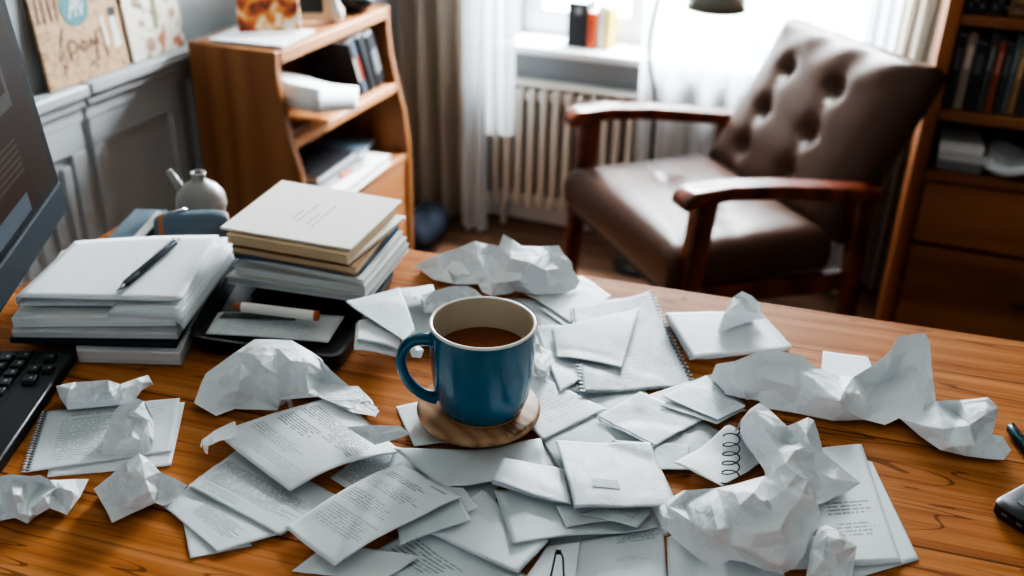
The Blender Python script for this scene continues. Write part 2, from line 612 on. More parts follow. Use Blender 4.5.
# ---- books on the window sill
SZ = OZ0 + .0205
for nm, lab, x0, x1, h, mt, y0 in (
        ('book', 'black book standing on the window sill, left end of its row', -.880, -.820, .128, M_bookblk, WY - .02),
        ('book', 'orange book standing on the window sill right of the black book', -.817, -.792, .105, M_orange, WY - .02),
        ('book', 'white book standing on the window sill between orange and yellow books', -.789, -.772, .125, M_offwhite, WY - .01),
        ('book', 'yellow book standing on the window sill, right end of its row', -.769, -.752, .118, M_yellow, WY - .01)):
    b = thing(nm, lab, 'book', ((x0 + x1) / 2, y0, SZ), 'books on the window sill')
    MB().span((x0, y0, SZ), (x1, y0 + .09, SZ + h)).build('cover', mt, b, bevel=.002)
    MB().span((x0 + .003, y0 + .004, SZ + h - .004), (x1 - .003, y0 + .088, SZ + h + .0012)).build('page_block', M_edge, b)
    if mt is M_bookblk:
        MB().span((x0 + .022, y0 - .0012, SZ + .095), (x1 - .016, y0 + .001, SZ + .118)).build('cover_mark', M_greyc, b)
    elif mt is M_orange:
        MB().span((x0 + .006, y0 - .0012, SZ + .02), (x1 - .006, y0 + .001, SZ + .085)).build('spine_mark', M_bookblk if 0 else M_red, b)

# ---- arc lamp
lamp = thing('floor_lamp', 'slim arc floor lamp with a grey shade above the armchair', 'lamp', (-.555, 2.66, 0))
MB().lathe([(.001, 0), (.085, 0), (.085, .012), (.02, .02), (.001, .02)], (-.555, 2.66, 0), 32, False).build('lamp_base', M_dark, lamp, True)
lp = [(-.555, 2.66, .015), (-.556, 2.66, .25), (-.562, 2.66, .5), (-.585, 2.66, .6), (-.592, 2.66, .68), (-.575, 2.655, .78), (-.53, 2.62, .92), (-.47, 2.54, 1.0), (-.41, 2.45, 1.0), (-.385, 2.42, .93), (-.385, 2.42, .875)]
pts = []
for i in range(len(lp) - 1):
    for k in range(4):
        t = k / 4
        P = [Vector(lp[max(0, min(len(lp) - 1, i + j))]) for j in (-1, 0, 1, 2)]
        pts.append(.5 * ((2 * P[1]) + (P[2] - P[0]) * t + (2 * P[0] - 5 * P[1] + 4 * P[2] - P[3]) * t * t + (3 * P[1] - P[0] - 3 * P[2] + P[3]) * t ** 3))
pts.append(Vector(lp[-1]))
MB().tube(pts, .0055, 8).build('pole', M_dark, lamp, True)
M_shade = plain('grey_lamp_shade', srgb(122, 124, 116), .4, .1)
MB().lathe([(.012, .10), (.03, .09), (.052, .06), (.066, .025), (.070, 0), (.067, .001), (.05, .055), (.012, .09)], (-.385, 2.42, .818), 36, False).build('lamp_shade', M_shade, lamp, True)
M_bulb = plain('frosted_bulb', srgb(240, 236, 226), .4)
MB().lathe([(.002, 0), (.016, .006), (.021, .02), (.016, .036), (.01, .06), (.002, .062)], (-.385, 2.42, .835), 20, False).build('bulb', M_bulb, lamp, True)

# ---- left bookcase
FX, TY0, TY1, TZ = -1.14, 1.70, 2.19, .793
bc = thing('bookcase', 'low orange-brown wooden bookcase with curved sides against the left wall', 'bookcase', (-1.25, 1.95, 0))


def side(y0, y1):
    prof = [(-1.352, 0), (-1.092, 0), (-1.092, .40), (-1.094, .46), (-1.104, .54), (-1.122, .61), (-1.136, .68), (-1.142, .74), (-1.142, TZ), (-1.352, TZ)]
    return MB().prism([(x, y0, z) for x, z in prof], [(x, y1, z) for x, z in prof])


side(TY0, TY0 + .02).build('side_panel', M_case, bc, bevel=.003)
side(TY1, TY1 + .02).build('side_panel', M_case, bc, bevel=.003)
MB().span((-1.352, TY0 + .02, TZ - .028), (-1.140, TY1, TZ - .002)).build('top_panel', M_case_shelf, bc, bevel=.003)
MB().span((-1.346, TY0 + .02, .585), (-1.120, TY1, .607)).build('shelf', M_case_shelf, bc, bevel=.003)
MB().span((-1.346, TY0 + .02, .405), (-1.096, TY1, .427)).build('shelf', M_case_shelf, bc, bevel=.003)
MB().span((-1.352, TY0 + .02, .02), (-1.346, TY1, TZ - .03)).build('back_panel', M_case, bc)
MB().span((-1.115, TY0 + .022, .03), (-1.099, TY1 - .002, .40)).build('lower_panel', M_case_shelf, bc, bevel=.002)


def book_h(name, label, cx, cy, z, sx, sy, h, mat, rz, group=None, cat='book', edge=M_edge):
    b = thing(name, label, cat, (cx, cy, z), group)
    R = Matrix.Rotation(rz, 3, 'Z')
    t = min(.002, h * .18)
    MB().box((cx, cy, z + t / 2), (sx, sy, t), rz).box((cx, cy, z + h - t / 2), (sx, sy, t), rz).box(Vector((cx, cy, z + h / 2)) + R @ Vector((-sx / 2 + t / 2, 0, 0)), (t, sy, h), rz).build('cover', mat, b)
    MB().box(Vector((cx, cy, z + h / 2)) + R @ Vector((-.001, 0, 0)), (sx - .006, sy - .006, h - 2 * t), rz).build('page_block', edge, b)
    return b


G = 'things in the lower bookcase compartment'
z = .428
book_h('magazine', 'white-covered book at the bottom right of the pile on the lower bookcase shelf', -1.165, 1.97, z, .15, .26, .022, M_offwhite, .05, G, edge=M_edge)
book_h('magazine', 'grey-edged thick book on the white-covered book in the lower compartment', -1.20, 1.90, z + .0225, .15, .24, .02, M_greyc, -.06, G, edge=M_edge_d)
book_h('book', 'black book lying on top of the pile in the lower compartment', -1.20, 1.90, z + .043, .14, .19, .02, M_bookblk, .04, G, edge=M_edge_d)
tag(MB().box((-1.135, 1.955, z + .0295), (.02, .10, .013), .05).build('small_box', M_orange, bevel=.003), 'orange box lying beside the black book in the lower compartment', 'box')
book_h('magazine', 'blue-grey magazine lying at the back right of the lower compartment', -1.22, 2.09, z + .0225, .12, .14, .014, M_slate, .2, G)
# upper compartment
z = .608
tag(MB().span((-1.22, 1.735, z), (-1.135, 1.80, z + .014)).build('card_box', M_brownbox, bevel=.002), 'small brown box under the white papers in the upper compartment', 'box')
w = MB()


def ream(u, v):
    return (-1.30 + .230 * u, 1.742 + .165 * v, z + .078 + .058 * (1 - v) * (1 - .35 * u) + .004 * math.sin(u * 7) - .010 * u * u)


w.grid(ream, 10, 10)
tag(w.build('paper_pile', plain('white_pile', srgb(236, 240, 242), .6), smooth=True, solid=.05, up=True), 'bulging pile of white paper jutting out of the upper bookcase compartment', 'paper')
MB()


def leaning(label, cx, y, h, d, t, lean, mat, mat2=None):
    b = thing('book', label, 'book', (cx, y, z), 'books leaning in the upper compartment')
    Rm = Matrix.Rotation(lean, 3, 'X')
    base = Vector((cx, y, z + t / 2 * abs(math.sin(lean)) + .001))

    def P(a, bb, c):
        return base + Rm @ Vector((a, bb, c))
    for (nm, a, m_) in (('cover', (t, d, h), mat), ('page_block', (t - .004, d - .002, h + .002), M_edge)):
        vs = [P(i * d / 2, j, k) for k in (0 if nm == 'cover' else .004, a[2]) for j in ((-t / 2, t / 2) if nm == 'cover' else (-t / 2 + .002, t / 2 - .002)) for i in ((-1, 1) if nm == 'cover' else (-1, .97))]
        MB().add(vs, [(0, 2, 3, 1), (4, 5, 7, 6), (0, 1, 5, 4), (2, 6, 7, 3), (0, 4, 6, 2), (1, 3, 7, 5)]).build(nm, m_, b)
    if mat2:
        vs = [P(d / 2 + .001 * (1 if e else 0), j, k) for k in (h * .25, h * .7) for j in (-t / 2 + .002, t / 2 - .002) for e in (0, 1)]
        MB().add(vs, [(0, 2, 3, 1), (4, 5, 7, 6), (0, 1, 5, 4), (2, 6, 7, 3), (0, 4, 6, 2), (1, 3, 7, 5)]).build('spine_label', mat2, b)


leaning('thin black book with a white spine label leaning leftmost in the upper compartment', -1.21, 2.066, .145, .13, .010, .42, M_bookblk, M_offwhite)
leaning('slim slate book with a red spine label leaning beside the black books', -1.21, 2.082, .15, .13, .014, .42, M_slate, M_red)
leaning('thick black book leaning third from left in the upper compartment', -1.21, 2.111, .15, .14, .026, .40, M_bookblk)
leaning('thick black book with grey spine mark leaning rightmost in the upper compartment', -1.21, 2.150, .143, .14, .030, .38, M_bookblk, M_greyc)

# things on top of the bookcase
TT = TZ + .0005
tag(MB().box((-1.235, 1.80, TT + .003), (.17, .15, .006), .1).build('magazine', paper((.72, .74, .76), ((.1, .9, .1, .9, .3),)), bevel=.001), 'flat pale magazine lying on the near end of the bookcase top', 'magazine')
t = NT('colourful_cover')
nz = t.noise(t.coord('Object', (1, 1, 1)), 26, 2, .6, .5)
t.l(t.ramp(nz, [(.3, srgb(40, 26, 22)), (.44, srgb(190, 84, 38)), (.53, srgb(226, 158, 70)), (.66, srgb(238, 226, 204))]), t.p.inputs['Base Color'])
t.p.inputs['Roughness'].default_value = .35
cb = thing('picture_book', 'colourful orange and yellow picture book propped up on the bookcase top', 'book', (-1.245, 1.85, TT + .0065))
nn = Vector((.42, -.62, .66)).normalized()
xx = Vector((-nn.y, nn.x, 0)).normalized() * -1
Rm = Matrix((xx, nn.cross(xx), nn)).transposed()
MB().box(Vector((-1.245, 1.845, TT + .057)), (.13, .12, .012), M=Rm).build('cover', t.m, cb, bevel=.002)
MB().box(Vector((-1.2455, 1.8458, TT + .0565)), (.125, .115, .0105), M=Rm).build('page_block', M_edge, cb)
MB().box((-1.262, 1.875, TT + .03), (.05, .02, .045), .59).build('prop', M_bookblk, cb)
fr = thing('photo_frame', 'tan wooden photo frame leaning beside the colourful picture book', 'frame', (-1.26, 1.955, TT))
Rm = Matrix.Rotation(.5, 3, 'Z') @ Matrix.Rotation(-.28, 3, 'X')
c = Vector((-1.255, 1.965, TT + .085))
for a, s_ in (((0, 0, .075), (.16, .012, .016)), ((0, 0, -.075), (.16, .012, .016)), ((-.072, 0, 0), (.016, .012, .14)), ((.072, 0, 0), (.016, .012, .14))):
    MB().box(c + Rm @ Vector(a), s_, M=Rm).build('frame_bar', M_tan, fr, bevel=.002)
MB().box(c + Rm @ Vector((0, .002, 0)), (.13, .004, .136), M=Rm).build('picture', plain('dark_photo', srgb(52, 54, 58), .3, 0, .5, 20), fr)
vs = thing('vase', 'small white vase standing before the dark frame on the bookcase top', 'vase', (-1.175, 2.005, TT))
MB().lathe([(.001, 0), (.014, 0), (.02, .012), (.019, .026), (.010, .042), (.008, .055), (.011, .062), (.008, .062), (.006, .05), (.001, .03)], (-1.175, 2.005, TT), 28, False).build('vase_body', M_offwhite, vs, True)
bt = thing('bowl', 'black glossy bowl with a modelled white knob on the far end of the bookcase top', 'bowl', (-1.185, 2.12, TT))
MB().lathe([(.001, 0), (.026, 0), (.042, .018), (.046, .035), (.043, .036), (.035, .03), (.001, .028)], (-1.185, 2.12, TT), 32, False).build('bowl_body', M_bookblk, bt, True)
MB().lathe([(.001, .026), (.014, .028), (.018, .04), (.012, .052), (.001, .056)], (-1.185, 2.12, TT), 20, False).build('glint', M_offwhite, bt, True)  # white glint on the bowl, modelled as a pale solid
tag(MB().box((-1.30, 2.06, TT + .075), (.02, .16, .15), .1).build('storage_box', M_bookblk, bevel=.004), 'tall black box standing at the back of the bookcase top', 'box')

# ---- boards on the ledge
t = NT('kraft_print')
ob = t.coord('UV')
n1 = t.noise(ob, 7, 3, .6, 1.2)
n2 = t.noise(ob, 30, 3, .7, .3)
k = t.math('MULTIPLY', t.math('LESS_THAN', t.math('ABSOLUTE', t.math('SUBTRACT', n1, .5)), .022), .55)
cc = t.mix(n2, srgb(176, 140, 104), srgb(200, 166, 128))
cc = t.mix(k, cc, srgb(92, 62, 44))
t.l(cc, t.p.inputs['Base Color'])
t.p.inputs['Roughness'].default_value = .6


def board(name, label, px, mats, extra=None, X0=-1.396, X1=-1.416):
    """a board standing on the ledge and leaning back: px = bottom-left, bottom-right in the photo"""
    a, b = onx(*px[0], X0), onx(*px[1], X0)
    a.z = b.z = LZ + .001
    hgt = px[2]
    o = thing(name, label, 'picture', ((a + b) / 2))
    d = Vector((X1 - X0, 0, hgt))
    n = Vector((hgt, 0, -(X1 - X0))).normalized() * .006
    q = MB()
    q.v = [a, b, b + d, a + d, a - n, b - n, b + d - n, a + d - n]
    q.f = [(0, 1, 2, 3), (7, 6, 5, 4), (0, 4, 5, 1), (1, 5, 6, 2), (2, 6, 7, 3), (3, 7, 4, 0)]
    for i, uv in enumerate([(0, 0), (1, 0), (1, 1), (0, 1)] * 2):
        q.uv[i] = uv
    q.build('board', mats, o, bevel=.0015)

    def P(u, v, off=.0008):
        return a + (b - a) * u + d * v + n.normalized() * off
    return o, P, n


o, P, n = board('poster_board', 'kraft-brown printed board with a teal circle leaning on the wall ledge', ((50, 88), (130, 63), .235), t.m)
M_teal = plain('teal_print', srgb(58, 122, 126), .6, 0, .25, 60)
M_ink = plain('brown_print', srgb(112, 80, 60), .6)


def disc(u, v, r, asp, off, n_=28):
    return [P(u + r * math.cos(i * 2 * math.pi / n_), v + r * asp * math.sin(i * 2 * math.pi / n_), off) for i in range(n_)]


q = MB()
q.add(disc(.48, .575, .165, .92, .0008), [tuple(range(28))])
q.build('teal_circle', M_teal, o)


def strip(q, pts, w, off=.0012):
    for i in range(len(pts) - 1):
        (a0, b0), (a1, b1) = pts[i], pts[i + 1]
        L = math.hypot(a1 - a0, b1 - b0) or 1
        nx, ny = -(b1 - b0) / L * w, (a1 - a0) / L * w
        q.add([P(a0 + nx, b0 + ny, off), P(a0 - nx, b0 - ny, off), P(a1 - nx, b1 - ny, off), P(a1 + nx, b1 + ny, off)], [(0, 1, 2, 3)])


q = MB()
for s_ in ([(.52, .56), (.60, .72), (.66, .60)], [(.55, .62), (.68, .68)], [(.6, .56), (.62, .74)], [(.66, .56), (.70, .66)]):
    strip(q, [(a_ - .12, b_ - .065) for a_, b_ in s_], .008)
q.build('circle_drawing', M_offwhite, o)
q = MB()
for k in range(4):
    strip(q, [(.06 + .07 * k, .50), (.07 + .07 * k, .70)], .012)
strip(q, [(.06, .76), (.40, .74)], .008)
for s_ in ([(.22, .30), (.30, .44)], [(.26, .28), (.18, .20)], [(.32, .18), (.32, .33), (.38, .33), (.42, .27), (.36, .23), (.33, .24)], [(.45, .24), (.48, .31), (.53, .27), (.49, .22), (.45, .25)], [(.56, .24), (.58, .31), (.62, .25), (.66, .31), (.68, .25)], [(.2, .1), (.25, .15), (.2, .17)], [(.5, .1), (.58, .13)], [(.62, .12), (.66, .34), (.74, .36), (.76, .14)]):
    strip(q, s_, .009)
q.build('drawn_lettering', M_ink, o)
q = MB()
q.add([P(.86, .17), P(.95, .19), P(.93, .42), P(.87, .42)], [(0, 1, 2, 3)])
q.add([P(.76, .2), P(.80, .22), P(.78, .46), P(.75, .44)], [(0, 1, 2, 3)])
q.build('white_figure', M_offwhite, o)
q = MB()
q.add([P(.86, .43), P(.95, .43), P(.96, .50), P(.85, .50)], [(0, 1, 2, 3)])
q.build('dark_figure', M_bookblk, o)
t = NT('botanical_print')
ob = t.coord('UV')
n1 = t.noise(ob, 6, 2, .5, .8)
n2 = t.noise(t.coord('UV', loc=(3, 1, 0)), 4, 2, .5)
cc = t.mix(t.math('GREATER_THAN', n1, .62), srgb(214, 208, 194), srgb(126, 120, 84))
cc = t.mix(t.math('GREATER_THAN', n2, .63), cc, srgb(170, 110, 86))
t.l(cc, t.p.inputs['Base Color'])
t.p.inputs['Roughness'].default_value = .5
o, P, n = board('poster_board', 'pale board with blurred plant drawings leaning on the ledge by the bookcase', ((135, 65), (186, 46), .21), t.m)
M_rust = plain('rust_print', srgb(168, 134, 112), .6)
for (u, v, r) in ((.25, .55, .06), (.27, .33, .05), (.35, .12, .09), (.75, .55, .05), (.85, .35, .07)):
    MB().add(disc(u, v, r, .8, .001, 14), [tuple(range(14))]).build('flower_drawing', M_rust, o)
q = MB()
strip(q, [(.52, .25), (.56, .7)], .04)
strip(q, [(.52, .5), (.68, .66)], .02)
strip(q, [(.1, .9), (.45, .93)], .01)
q.build('leaf_drawing', plain('olive_print', srgb(120, 124, 88), .6), o)

# ---- navy bag on the floor by the left drape
def blob(u, v):
    a, b = u * 2 * math.pi, v * math.pi
    r = 1 + .12 * math.sin(3 * a + 2 * b) + .06 * math.sin(7 * a - 3 * b)
    return (-1.215 + .07 * r * math.cos(a) * math.sin(b), 2.53 + .13 * r * math.sin(a) * math.sin(b), .061 + .06 * math.cos(b) * r)


tag(MB().grid(blob, 24, 12).build('cloth_bundle', M_navy, smooth=True), 'dark navy cloth bundle on the floor between bookcase and left drape', 'cloth')

# ---- right bookcase
RX0, RX1, RY0, RY1 = .118, .80, 2.42, 2.72
rc = thing('bookcase', 'tall brown bookcase with books and two drawers at the right', 'bookcase', (.46, 2.57, 0))
MB().span((RX0, RY0, 0), (RX0 + .032, RY1, 1.7)).build('side_panel', M_rcase, rc, bevel=.002)
MB().span((RX1 - .032, RY0, 0), (RX1, RY1, 1.7)).build('side_panel', M_rcase, rc, bevel=.002)
for za, zb_ in ((.836, .858), (.618, .642), (.474, .498), (1.08, 1.10), (1.35, 1.37), (1.68, 1.70), (.02, .07)):
    MB().span((RX0 + .033, RY0 + .003, za), (RX1 - .033, RY1 - .01, zb_)).build('shelf', M_rshelf, rc, bevel=.002)
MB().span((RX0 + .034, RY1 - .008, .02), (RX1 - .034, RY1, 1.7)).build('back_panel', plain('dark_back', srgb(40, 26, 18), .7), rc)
for za, zb_ in ((.314, .468), (.075, .304)):
    d = MB().span((RX0 + .036, RY0 + .004, za), (RX1 - .036, RY0 + .022, zb_)).build('drawer', M_rshelf, rc, bevel=.003)
    MB().tube([((RX0 + RX1) / 2 - .05, RY0 - .012, (za + zb_) / 2), ((RX0 + RX1) / 2 + .05, RY0 - .012, (za + zb_) / 2)], .005, 8).box(((RX0 + RX1) / 2 - .045, RY0 - .004, (za + zb_) / 2), (.006, .017, .006)).box(((RX0 + RX1) / 2 + .045, RY0 - .004, (za + zb_) / 2), (.006, .017, .006)).build('handle', M_dark, d)
rowcols = [((36, 34, 36), .022, 'slim charcoal book, leftmost in the upright row of the tall bookcase'),
           ((150, 132, 118), .022, 'pale taupe book second in the upright row of the tall bookcase'),
           ((26, 28, 32), .026, 'wide black book right of the pale taupe book'),
           ((70, 70, 72), .018, 'dark grey slim book before the rust-red book'),
           ((138, 66, 44), .018, 'rust-red book in the upright row of the tall bookcase'),
           ((46, 52, 56), .016, 'dark slate book just right of the rust-red book'),
           ((92, 104, 108), .014, 'blue-grey book before the tan book at the right frame edge'),
           ((158, 118, 76), .016, 'tan book at the right frame edge in the upright row'),
           ((58, 62, 60), .022, 'dark green-grey book right of the tan book, cut by the frame')]
x = RX0 + .036
for i, (c, t_, lab) in enumerate(rowcols):
    h = .165 + .012 * math.sin(i * 2.4)
    b = thing('book', lab, 'book', (x + t_ / 2, RY0 + .03, .6425), 'books standing in the tall bookcase')
    mt = plain('book_cover', srgb(*c), .5, 0, .25, 25)
    MB().span((x, RY0 + .025, .6425), (x + t_ - .0015, RY0 + .16, .6425 + h)).build('cover', mt, b, bevel=.002)
    MB().span((x + .002, RY0 + .03, .65), (x + t_ - .004, RY0 + .158, .6425 + h + .001)).build('page_block', M_edge_d, b)
    MB().span((x + .004, RY0 + .0242, .6425 + h * .55), (x + t_ - .0055, RY0 + .026, .6425 + h * .85)).build('spine_label', plain('spine_label', srgb(*[min(255, k + 60) for k in c]), .5, 0, .4, 90), b)
    x += t_
# upper row
x = RX0 + .036
for c, t_, lab in (((30, 30, 34), .05, 'black box with pale spots at the left of the top visible shelf'), ((34, 32, 32), .03, 'black book beside the wicker basket on the top visible shelf')):
    b = thing('file_box', lab, 'box', (x + t_ / 2, RY0 + .05, .8585))
    MB().span((x, RY0 + .03, .8585), (x + t_ - .002, RY0 + .17, 1.03)).build('box_body', plain('black_box', srgb(*c), .5, 0, .3, 40), b, bevel=.002)
    q = MB()
    for k in range(3):
        q.span((x + .008 + .012 * k, RY0 + .0295, .872 + .012 * (k % 2)), (x + .014 + .012 * k, RY0 + .031, .88 + .012 * (k % 2)))
    q.build('pale_mark', M_greyc, b)
    x += t_
t = NT('wicker')
br = t.n('ShaderNodeTexBrick')
t.l(t.coord('Object', (60, 60, 60)), br.inputs['Vector'])
br.inputs['Color1'].default_value = (*srgb(150, 118, 84), 1)
br.inputs['Color2'].default_value = (*srgb(128, 96, 64), 1)
br.inputs['Mortar'].default_value = (*srgb(70, 48, 30), 1)
br.inputs['Scale'].default_value = 1.4
t.l(br.outputs[0], t.p.inputs['Base Color'])
bk = thing('basket', 'woven tan basket at the top right corner of the tall bookcase', 'basket', (.31, 2.5, .8585))
MB().prism([(.245, 2.445, .8585), (.40, 2.445, .8585), (.40, 2.60, .8585), (.245, 2.60, .8585)], [(.238, 2.438, .97), (.407, 2.438, .97), (.407, 2.607, .97), (.238, 2.607, .97)]).build('basket_body', t.m, bk, bevel=.006)
MB().tube([(.238, 2.438, .97), (.407, 2.438, .97), (.407, 2.607, .97), (.238, 2.607, .97), (.238, 2.438, .97)], .006, 8).build('rim', t.m, bk, True)
# paper piles on the third shelf
zz = .4985
for i, (lab, x0, x1, h, mt) in enumerate((
        ('bottom dark grey folder pile on the shelf above the drawers', .17, .27, .022, M_greyc),
        ('grey paper bundle in the middle of the pile above the drawers', .168, .275, .02, M_edge_d),
        ('pale grey paper bundle topmost in the pile above the drawers', .165, .262, .026, M_edge))):
    tag(MB().box(((x0 + x1) / 2, 2.50, zz + h / 2), (x1 - x0, .13, h), .03 * (i - 1)).build('paper_bundle', mt, bevel=.002), lab, 'paper', 'papers on the shelf above the drawers')
    zz += h + .0005


def droop(u, v):
    yy = 2.56 - .14 * v
    zz_ = .53 if yy > RY0 + .012 else .53
    return (.279 + .12 * u, yy + .002, .545 - .012 * v + .008 * math.sin(u * 6 + v * 3))


tag(MB().grid(droop, 12, 12).build('paper_sheet', M_paper, smooth=True, solid=.018), 'white papers lying on the right of the shelf above the drawers', 'paper')

# ---- armchair
CO = Vector((-.34, 2.214, 0))
th = math.radians(221.8)
CU = Vector((math.cos(th), math.sin(th), 0))
CV = Vector((-CU.y, CU.x, 0))


def ch(a, b, z):
    return CO + CU * a + CV * b + Vector((0, 0, z))


ac = thing('armchair', 'brown tufted leather armchair with dark wooden arms in front of the window', 'armchair', CO)
SEATZ = .44


def seat_top(u, v):
    # u front->rear, v across
    a = .222 - u * .40
    b = (v - .5) * .53
    e = 1 - max(0, (abs(u - .5) * 2)) ** 6
    f = 1 - max(0, (abs(v - .5) * 2)) ** 6
    z = SEATZ - .03 + .03 * min(e, f) ** .5 + .012 * math.sin(math.pi * u) * math.sin(math.pi * v)
    for (pu, pv) in ((.45, .32), (.45, .68)):
        d2 = ((u - pu) * .40) ** 2 + ((v - pv) * .53) ** 2
        z -= .016 * math.exp(-d2 / .0009) + .006 * math.exp(-(((u - pu) * .4) ** 2) / .0006) * math.exp(-((v - pv) * .53) ** 2 / .02)
    return ch(a, b, z)


q = MB().grid(seat_top, 30, 30)
N = 31
ring = [i for i in range(N)] + [j * N + N - 1 for j in range(1, N)] + [N * N - 1 - i for i in range(1, N)] + [(N - 1 - j) * N for j in range(1, N - 1)]
last = ring
for (dz, ins) in ((-.02, -.006), (-.045, -.008), (-.07, -.004), (-.082, .006)):
    base = len(q.v)
    cen = ch(.022, 0, 0)
    for i in ring:
        p = q.v[i].copy()
        d = Vector((p.x - cen.x, p.y - cen.y, 0)).normalized()
        p = Vector((p.x, p.y, SEATZ - .03)) - d * ins + Vector((0, 0, dz))
        q.v.append(p)
    new = list(range(base, base + len(ring)))
    n_ = len(ring)
    for k in range(n_):
        q.f.append((last[k], last[(k + 1) % n_], new[(k + 1) % n_], new[k]))
    last = new
q.f.append(tuple(last))
q.uv = {}
q.build('seat_cushion', M_leather, ac, True)
# back cushion
B0, B1 = (-.150, .425), (-.345, .785)
BW = .238
buttons = [(.28, .30), (.66, .30), (.28, .57), (.66, .57), (.28, .82), (.66, .82)]
bdir = Vector((B1[0] - B0[0], 0, B1[1] - B0[1]))
blen = bdir.length


def back_pt(u, v, off=0):
    """u across (0 = window side), v top->bottom"""
    s = 1 - v
    a = B0[0] + (B1[0] - B0[0]) * s
    z = B0[1] + (B1[1] - B0[1]) * s
    nx, nz = (B1[1] - B0[1]) / blen, -(B1[0] - B0[0]) / blen
    return ch(a + nx * off, (u - .5) * 2 * BW * 1.02, z + nz * off)


def back_front(u, v):
    e = (1 - (abs(u - .5) * 2) ** 5) ** .5 if abs(u - .5) < .5 else 0
    f = (1 - (abs(v - .5) * 2) ** 5) ** .5 if abs(v - .5) < .5 else 0
    off = -.03 + .045 * min(e, f) + .010 * math.sin(math.pi * u)
    for (pu, pv) in buttons:
        du, dv = (u - pu) * .48, (v - pv) * .41
        off -= .024 * math.exp(-(du * du + dv * dv) / .0007)
        off -= .0045 * math.exp(-(du * du) / .0005) * math.exp(-(dv * dv) / .005)
        off -= .0035 * math.exp(-(dv * dv) / .0005) * math.exp(-(du * du) / .005)
    off += .004 * math.sin(u * 23 + v * 9) * math.exp(-((v - .1) / .12) ** 2)
    return back_pt(u, v, off)


q = MB().grid(back_front, 48, 40)
NU, NV = 49, 41
ring = [i for i in range(NU)] + [j * NU + NU - 1 for j in range(1, NV)] + [NU * NV - 1 - i for i in range(1, NU)] + [(NV - 1 - j) * NU for j in range(1, NV - 1)]
last = ring
ruv = [q.uv[i] for i in ring]
for (off, grow) in ((-.045, .012), (-.07, .014), (-.095, .006), (-.105, -.01)):
    base = len(q.v)
    for (u, v) in ruv:
        q.v.append(back_pt(.5 + (u - .5) * (1 + grow * 3), .5 + (v - .5) * (1 + grow * 3), off))
    new = list(range(base, base + len(ring)))
    n_ = len(ring)
    for k in range(n_):
        q.f.append((last[k], last[(k + 1) % n_], new[(k + 1) % n_], new[k]))
    last = new
q.f.append(tuple(last))
q.uv = {}
bcu = q.build('back_cushion', M_leather, ac, True)
for (pu, pv) in buttons:
    p = back_front(pu, pv)
    nrm = (back_pt(pu, pv, .01) - back_pt(pu, pv, 0)).normalized()
    rot = nrm.to_track_quat('Z', 'Y').to_matrix()
    b = MB().lathe([(.001, .004), (.006, .0035), (.009, .001), (.0095, -.003)], (0, 0, 0), 14, False)
    b.v = [p + nrm * .001 + rot @ x for x in b.v]
    b.build('button', M_leather, bcu, True)


def bar(p0, p1, s0, s1):
    """tapered rectangular bar; s = (along CU, along CV)"""
    def r(p, s):
        return [p + CU * (a * s[0]) + CV * (b * s[1]) for a, b in ((-1, -1), (1, -1), (1, 1), (-1, 1))]
    return MB().prism(r(p0, s0), r(p1, s1))


for sg in (-1, 1):
    AW = .276 * sg
    top = [(.232, .545), (.226, .562), (.205, .575), (.12, .577), (0, .566), (-.13, .546), (-.275, .524)]
    bot = [(-.275, .494), (-.13, .514), (0, .534), (.12, .546), (.19, .543), (.222, .533)]
    prof = top + bot
    q = MB().prism([ch(a, AW - .03, z) for a, z in prof], [ch(a, AW + .03, z) for a, z in prof])
    q.build('armrest', M_chairwood, ac, bevel=.009, segs=3)
    bar(ch(.21, AW, 0), ch(.165, AW, .545), (.016, .014), (.026, .017)).build('front_leg', M_chairwood, ac, bevel=.005)
    bar(ch(-.27, AW, 0), ch(-.235, AW, .51), (.016, .014), (.024, .017)).build('rear_leg', M_chairwood, ac, bevel=.005)
    bar(ch(.17, AW * .97, .315), ch(.17, AW * .97, .35), (.01, .01), (.01, .01))
    MB().prism([ch(.18, AW - .012, .30), ch(-.25, AW - .012, .28), ch(-.25, AW + .012, .28), ch(.18, AW + .012, .30)], [ch(.18, AW - .012, .345), ch(-.25, AW - .012, .325), ch(-.25, AW + .012, .325), ch(.18, AW + .012, .345)]).build('side_rail', M_chairwood, ac, bevel=.003)
MB().prism([ch(.185, -.265, .305), ch(.21, -.265, .305), ch(.21, .265, .305), ch(.185, .265, .305)], [ch(.185, -.265, .335), ch(.21, -.265, .335), ch(.21, .265, .335), ch(.185, .265, .335)]).build('front_rail', M_dark, ac, bevel=.003)

# ================================================================== DESK
DA = math.radians(4.5)
DR = Matrix.Rotation(DA, 3, 'Z')
E0 = onz(400, 247, DESK)
EDGE_L = Vector((E0.x, E0.y, 0)) + DR @ Vector((-.385, 0, 0))


def dk(a, b, z):
    """desk frame: a along the far edge from its left end, b toward the viewer"""
    return EDGE_L + DR @ Vector((a, -b, 0)) + Vector((0, 0, z))


